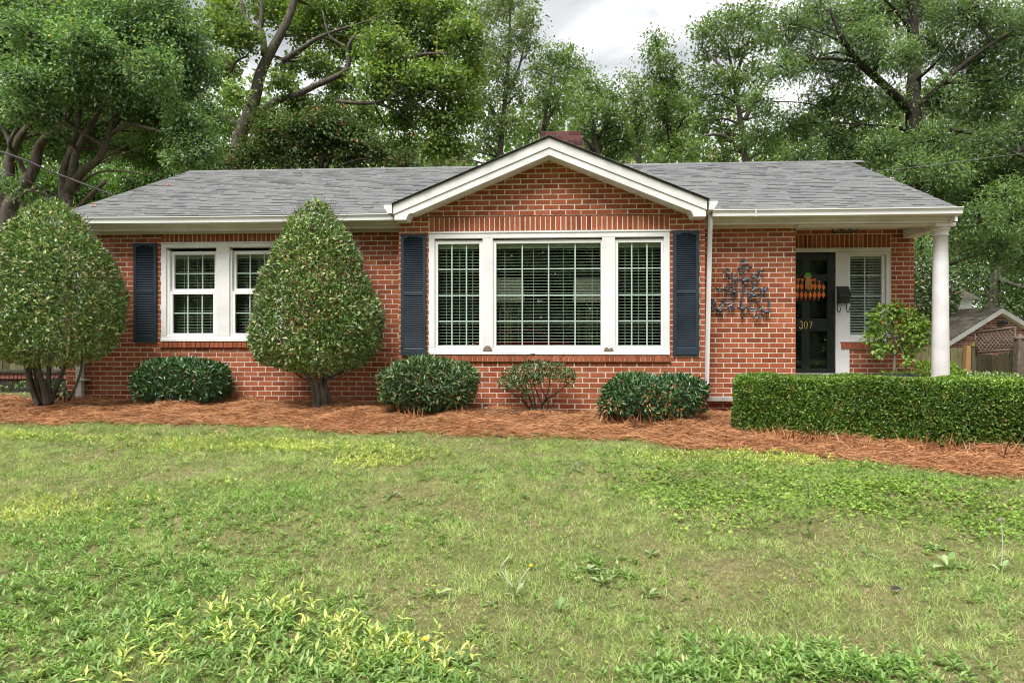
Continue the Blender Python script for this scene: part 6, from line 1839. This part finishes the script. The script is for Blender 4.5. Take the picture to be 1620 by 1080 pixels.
def patch(u, v, ru, rv, n):
    c_ = ghit(u, v); rx = abs(ghit(u+ru, v)[0]-c_[0]); ry = max(abs(ghit(u, v-rv)[1]-c_[1]), abs(ghit(u, min(v+rv, 1300))[1]-c_[1]))
    t = rng.uniform(0, 2*math.pi, n); r = np.sqrt(rng.random(n))*(1+.22*rng.normal(0, 1, n))
    r *= (1 + .25*np.sin(3*t+u) + .15*np.sin(7*t+v))*1.2
    x, y = c_[0] + rx*r*np.cos(t), c_[1] + ry*r*np.sin(t)
    k = y < edge_y(x)
    return x[k], y[k]
def sprigs(x, y, nl, ln, wd, hgt, spread=1.0):
    n = len(x)
    h = hgt*rng.uniform(.4, 1.3, n)
    x, y, h = np.repeat(x, nl), np.repeat(y, nl), np.repeat(h, nl)
    m_ = len(x)
    f_ = np.tile(np.arange(nl)/nl, n)
    th = np.tile(np.arange(nl)*2.4, n) + np.repeat(rng.uniform(0, 6.28, n), nl)
    lz = np.repeat(rng.normal(0, .25, (n, 2)), nl, 0)
    z = gh(x, y) + h*(.25+.75*f_)
    P = np.stack([x + lz[:, 0]*h*f_, y + lz[:, 1]*h*f_, z], -1)
    el = .1 + .9*f_ + rng.normal(0, .25, m_)
    A = np.stack([np.cos(th)*np.cos(el)*spread, np.sin(th)*np.cos(el)*spread, np.sin(el)], -1)
    Nn = np.stack([-np.cos(th)*np.sin(el), -np.sin(th)*np.sin(el), np.cos(el)], -1)
    l = ln*rng.uniform(.6, 1.25, m_)
    return leaf_arrays(P, A, Nn, l, l*wd, .18, .12)
gp, yp = [], []
for u, v, ru, rv, n, hg in [(60, 1010, 190, 90, 420, .08), (250, 1000, 170, 85, 400, .08), (120, 920, 150, 45, 230, .06), (320, 900, 120, 50, 160, .05), (420, 1030, 130, 70, 300, .08), (550, 1060, 130, 40, 240, .08), (680, 1075, 90, 30, 110, .07),
                            (30, 930, 90, 60, 150, .09), (340, 800, 190, 35, 520, .05), (240, 830, 150, 25, 300, .05), (450, 790, 90, 28, 220, .05), (80, 845, 120, 22, 300, .05),
                            (1240, 1055, 190, 30, 420, .07), (1080, 1070, 90, 20, 120, .06), (1400, 1068, 90, 22, 140, .06), (1600, 950, 60, 70, 90, .05), (960, 905, 60, 22, 60, .04), (620, 830, 90, 24, 120, .035), (590, 715, 70, 14, 130, .04), (700, 755, 50, 10, 60, .05), (840, 745, 60, 12, 80, .04), (1000, 740, 60, 12, 90, .04), (1050, 790, 70, 14, 100, .04),
                            (60, 690, 60, 6, 90, .05), (300, 700, 160, 12, 260, .05), (980, 718, 80, 8, 120, .05), (1130, 735, 80, 8, 160, .05), (1330, 742, 70, 8, 130, .05), (1500, 760, 90, 9, 140, .05)]:
    x, y = patch(u, v, ru, rv, int(n*((.72 if u < 760 else .5) if v > 860 else .8))); gp.append(sprigs(x, y, 8, .045 if v > 860 else .035, .30, hg*.62))
x, y = lawn_points(3600)
k = (x < .6) | (rng.random(len(x)) < .35)
gp.append(sprigs(x[k], y[k], 7, .036, .30, .035))
tag(leaf_object('ground_cover', gp, MT['cover']), 'patches of narrow leaved green ground cover in the lawn', 'ground cover', kind='stuff')
for u, v, ru, rv, n, hg in [(400, 985, 60, 40, 34, .10), (200, 1050, 60, 40, 26, .09), (600, 1050, 110, 24, 90, .09), (540, 1010, 40, 14, 22, .10), (480, 975, 40, 12, 10, .1), (80, 810, 110, 20, 170, .06), (90, 695, 90, 5, 110, .05), (300, 704, 90, 8, 170, .05), (460, 708, 100, 8, 240, .05), (610, 726, 75, 11, 230, .06), (1160, 729, 130, 9, 260, .06), (1050, 722, 70, 5, 90, .05), (340, 765, 40, 6, 16, .05)]:
    x, y = patch(u, v, ru*(1.2 if v > 860 else 1), rv*(1.3 if v > 860 else 1), int(n*.6) if v > 860 else int(n*1.5)); yp.append(sprigs(x, y, 8, .054 if v > 860 else .036, .30, hg*.75))
tag(leaf_object('yellow_ground_cover', yp, MT['cover_y']), 'yellow green ground cover sprigs along the lawn edge and foreground', 'ground cover', kind='stuff')
# flat clover like leaves at right, broad leaves scattered
cp = []
for u, v, ru, rv, n in [(1250, 775, 190, 32, 2600), (1450, 790, 170, 28, 1800), (1120, 800, 90, 30, 700), (1580, 830, 80, 30, 500), (1060, 770, 80, 20, 500)]:
    x, y = patch(u, v, ru, rv, n); n = len(x)
    P = np.stack([x, y, gh(x, y) + rng.uniform(.015, .045, n)], -1)
    cp.append(leaf_arrays(P, rng.normal(0, 1, (n, 3))*(1, 1, .25), rng.normal(0, .3, (n, 3)) + (0, -.15, 1), rng.uniform(.02, .04, n), .026))
tag(leaf_object('clover', cp + CREEP, MT['l_light']), 'flat light green clover like leaves in the right lawn', 'clover', kind='stuff')
def rosette(x, y, n, l, wd, el=(.15, .9)):
    th = rng.uniform(0, 6.28) + np.arange(n)*2.4; e = rng.uniform(*el, n)
    P = np.stack([np.full(n, x), np.full(n, y), np.full(n, float(gh(x, y))+.012)], -1)
    A = np.stack([np.cos(th)*np.cos(e), np.sin(th)*np.cos(e), np.sin(e)], -1)
    Nn = np.stack([-np.cos(th)*np.sin(e), -np.sin(th)*np.sin(e), np.cos(e)], -1)
    parts = []
    # two-step spoon shaped leaf: narrow stalk, broad blade
    ll = l*rng.uniform(.7, 1.15, n)
    S = unit(np.cross(A, Nn))
    a0 = P; a1 = P + A*ll[:, None]*.35; a2 = P + A*ll[:, None]*.7 - (0, 0, 1)*(ll*.05)[:, None]; a3 = P + A*ll[:, None]*1.0 - (0, 0, 1)*(ll*.2)[:, None]
    w = (ll*wd)[:, None]*S
    V = np.stack([a0-w*.1, a0+w*.1, a1-w*.22, a1+w*.22, a2-w*.5, a2+w*.5, a3-w*.16, a3+w*.16], 1).reshape(-1, 3)
    b_ = np.arange(n)[:, None]*8
    T = np.concatenate([b_ + [0, 1, 3], b_ + [0, 3, 2], b_ + [2, 3, 5], b_ + [2, 5, 4], b_ + [4, 5, 7], b_ + [4, 7, 6]], 1).reshape(-1, 3)
    return V, T
bp2 = []
for u, v in [(160, 745), (100, 735), (470, 735), (280, 735), (760, 745), (620, 785), (900, 770), (1030, 880), (930, 905), (830, 790), (1440, 760), (1560, 770), (1370, 880), (1410, 895), (1480, 870), (1550, 850), (300, 860), (510, 745), (1620, 880), (690, 945), (780, 958), (735, 1060)]:
    p = ghit(u, v); bp2.append(rosette(p[0], p[1], random.randint(4, 7), random.uniform(.05, .10), random.uniform(.28, .42)))
tag(leaf_object('broadleaf_weeds', bp2, MT['weed']), 'scattered broad leaved weeds flat in the lawn', 'weeds', kind='stuff')
# a few weeds that stand out
def weed(name, u, v, label, n, l, wd, cat='weed', el=(.2, 1.0)):
    p = ghit(u, v)
    root = empty(name, tuple(p), label, cat)
    leaf_object('leaves', [rosette(p[0], p[1], n, l, wd, el)], MT['weed'], root)
    return root, p
weed('broadleaf_weed', 885, 968, 'pale weed with upright spoon shaped leaves in the middle foreground lawn', 5, .095, .36, el=(.6, 1.3))
weed('broadleaf_weed', 955, 925, 'flat weed with three pale lobed leaves right of centre in the lawn', 5, .11, .34, el=(.1, .7))
weed('broadleaf_weed', 1025, 945, 'weed with two dark upright paddle leaves right of the lawn centre', 4, .10, .38, el=(.5, 1.1))
weed('broadleaf_weed', 1500, 900, 'large weed with broad jagged leaves in the right lawn', 9, .13, .30, el=(.3, 1.0))
r1, p = weed('dandelion', 815, 945, 'dandelion with a long bent bare stalk near the lawn centre', 7, .10, .26, 'dandelion')
MB().tube(smooth([p, at(812, 930, p[1]), at(798, 910, p[1]), at(792, 897, p[1]), at(805, 880, p[1])]), .0035, 5).build('stalk', MT['l_pale'], r1)
MB().tube(smooth([p, at(825, 915, p[1]), at(840, 895, p[1])]), .003, 5).build('stalk', MT['l_pale'], r1)
MB().ball(at(840, 894, p[1]), (.012, .012, .008), 8, 5).build('flower', MT['l_yellow'], r1)
r1, p = weed('dandelion', 672, 1030, 'single yellow dandelion flower at the bottom of the lawn', 7, .09, .28, 'dandelion')
c_ = at(672, 1012, p[1])
MB().tube([p, c_], .003, 5).build('stalk', MT['weed'], r1)
V, T = leaf_arrays(np.repeat(c_[None], 22, 0), np.stack([np.cos(np.arange(22)*2.4), np.sin(np.arange(22)*2.4), .3+.4*rng.random(22)], -1), np.tile((0, 0, 1.), (22, 1)), .024, .008)
leaf_object('flower', [(V, T)], MT['l_yellow'], r1)
for k, (u, v, vt, lab) in enumerate([(1583, 905, 822, 'pale dandelion seed head on a tall stalk at the right edge of the lawn'), (912, 745, 733, 'tiny pale dandelion seed head in the lawn below the gable')]):
    r1, p = weed('dandelion', u, v, lab, 6, .09, .3, 'dandelion')
    c_ = at(u+1, vt, p[1])
    MB().tube(smooth([p, (p+c_)/2 + (.01, 0, 0), c_]), .003, 5).build('stalk', MT['l_pale'], r1)
    D = unit(rng.normal(0, 1, (90, 3)))
    leaf_object('seed_head', [leaf_arrays(c_ + D*.004, D, rng.normal(0, 1, (90, 3)), .014, .005)], MT['l_pale'], r1)
p = ghit(1279, 852)
TW = empty('tall_weed', tuple(p), 'slender dark green weed standing upright alone in the right lawn', 'weed')
tp = at(1280, 760, p[1])
MB().tube(smooth([p, (p+tp)/2 + (.006, 0, 0), tp]), [.004]*8+[.002], 5).build('stalk', MT['cover'], TW)
n = 34; f_ = rng.random(n); P = p + (tp-p)*f_[:, None]; th = rng.uniform(0, 6.28, n)
leaf_object('leaves', [leaf_arrays(P, np.stack([np.cos(th), np.sin(th), np.full(n, .9)], -1), np.stack([-np.cos(th), -np.sin(th), np.full(n, .6)], -1), .05*(1.1-f_*.6), .011)], MT['l_dark'], TW)
# fallen leaves
m_ = []
for k, (u, v, Y, lab) in enumerate([(188, 313, None, ''), (141, 327, None, '')]): pass
fl = [(1417, 941, 'dark brown fallen leaf lying on the right lawn', 'stick', .075, .5), (1041, 745, 'pale tan fallen leaf on the lawn near the straw edge', 'tan', .07, 2.9), (1030, 803, 'small curled tan leaf on the lawn right of centre', 'cut', .045, 1.2)]
for u, v, lab, mt, s_, an in fl:
    p = ghit(u, v) + (0, 0, .035)
    ca, sa = math.cos(an), math.sin(an)
    o_ = [(-.5, 0, .0), (-.2, .26, .10), (.15, .22, .13), (.5, 0, .06), (.15, -.2, .02), (-.2, -.24, .03), (0, 0, -.02)]
    V = np.array([((a*ca-b2*sa)*s_, (a*sa+b2*ca)*s_, c2*s_) for a, b2, c2 in o_])
    T = np.array([(6, k, (k+1) % 6) for k in range(6)])
    o = link('fallen_leaf', mesh_np('fallen_leaf', V, T), MT[mt]); o.location = tuple(p)
    tag(o, lab, 'leaf')
for u, lab, (dx, s_) in [(265, 'orange fallen leaf high on the left roof slope', (0, 2.2)), (145, 'red brown fallen leaf low on the left roof edge', (0, .6))]:
    y_ = EAVE_Y + sy*s_; x_ = at(u, 300, y_)[0]; z_ = EAVE_Z + sz*s_ + .03
    p = np.array((x_, y_, z_))
    V, T = leaf_arrays(np.array([p, p]), np.array([(1, .1, .1), (-.6, .5, .3)]), np.array([(0, -.4, 1.), (0, -.4, 1.)]), .07, .045, .3)
    o = link('fallen_leaf', mesh_np('fallen_leaf', V-p, T), MT['orange']); o.location = tuple(p)
    tag(o, lab, 'leaf')
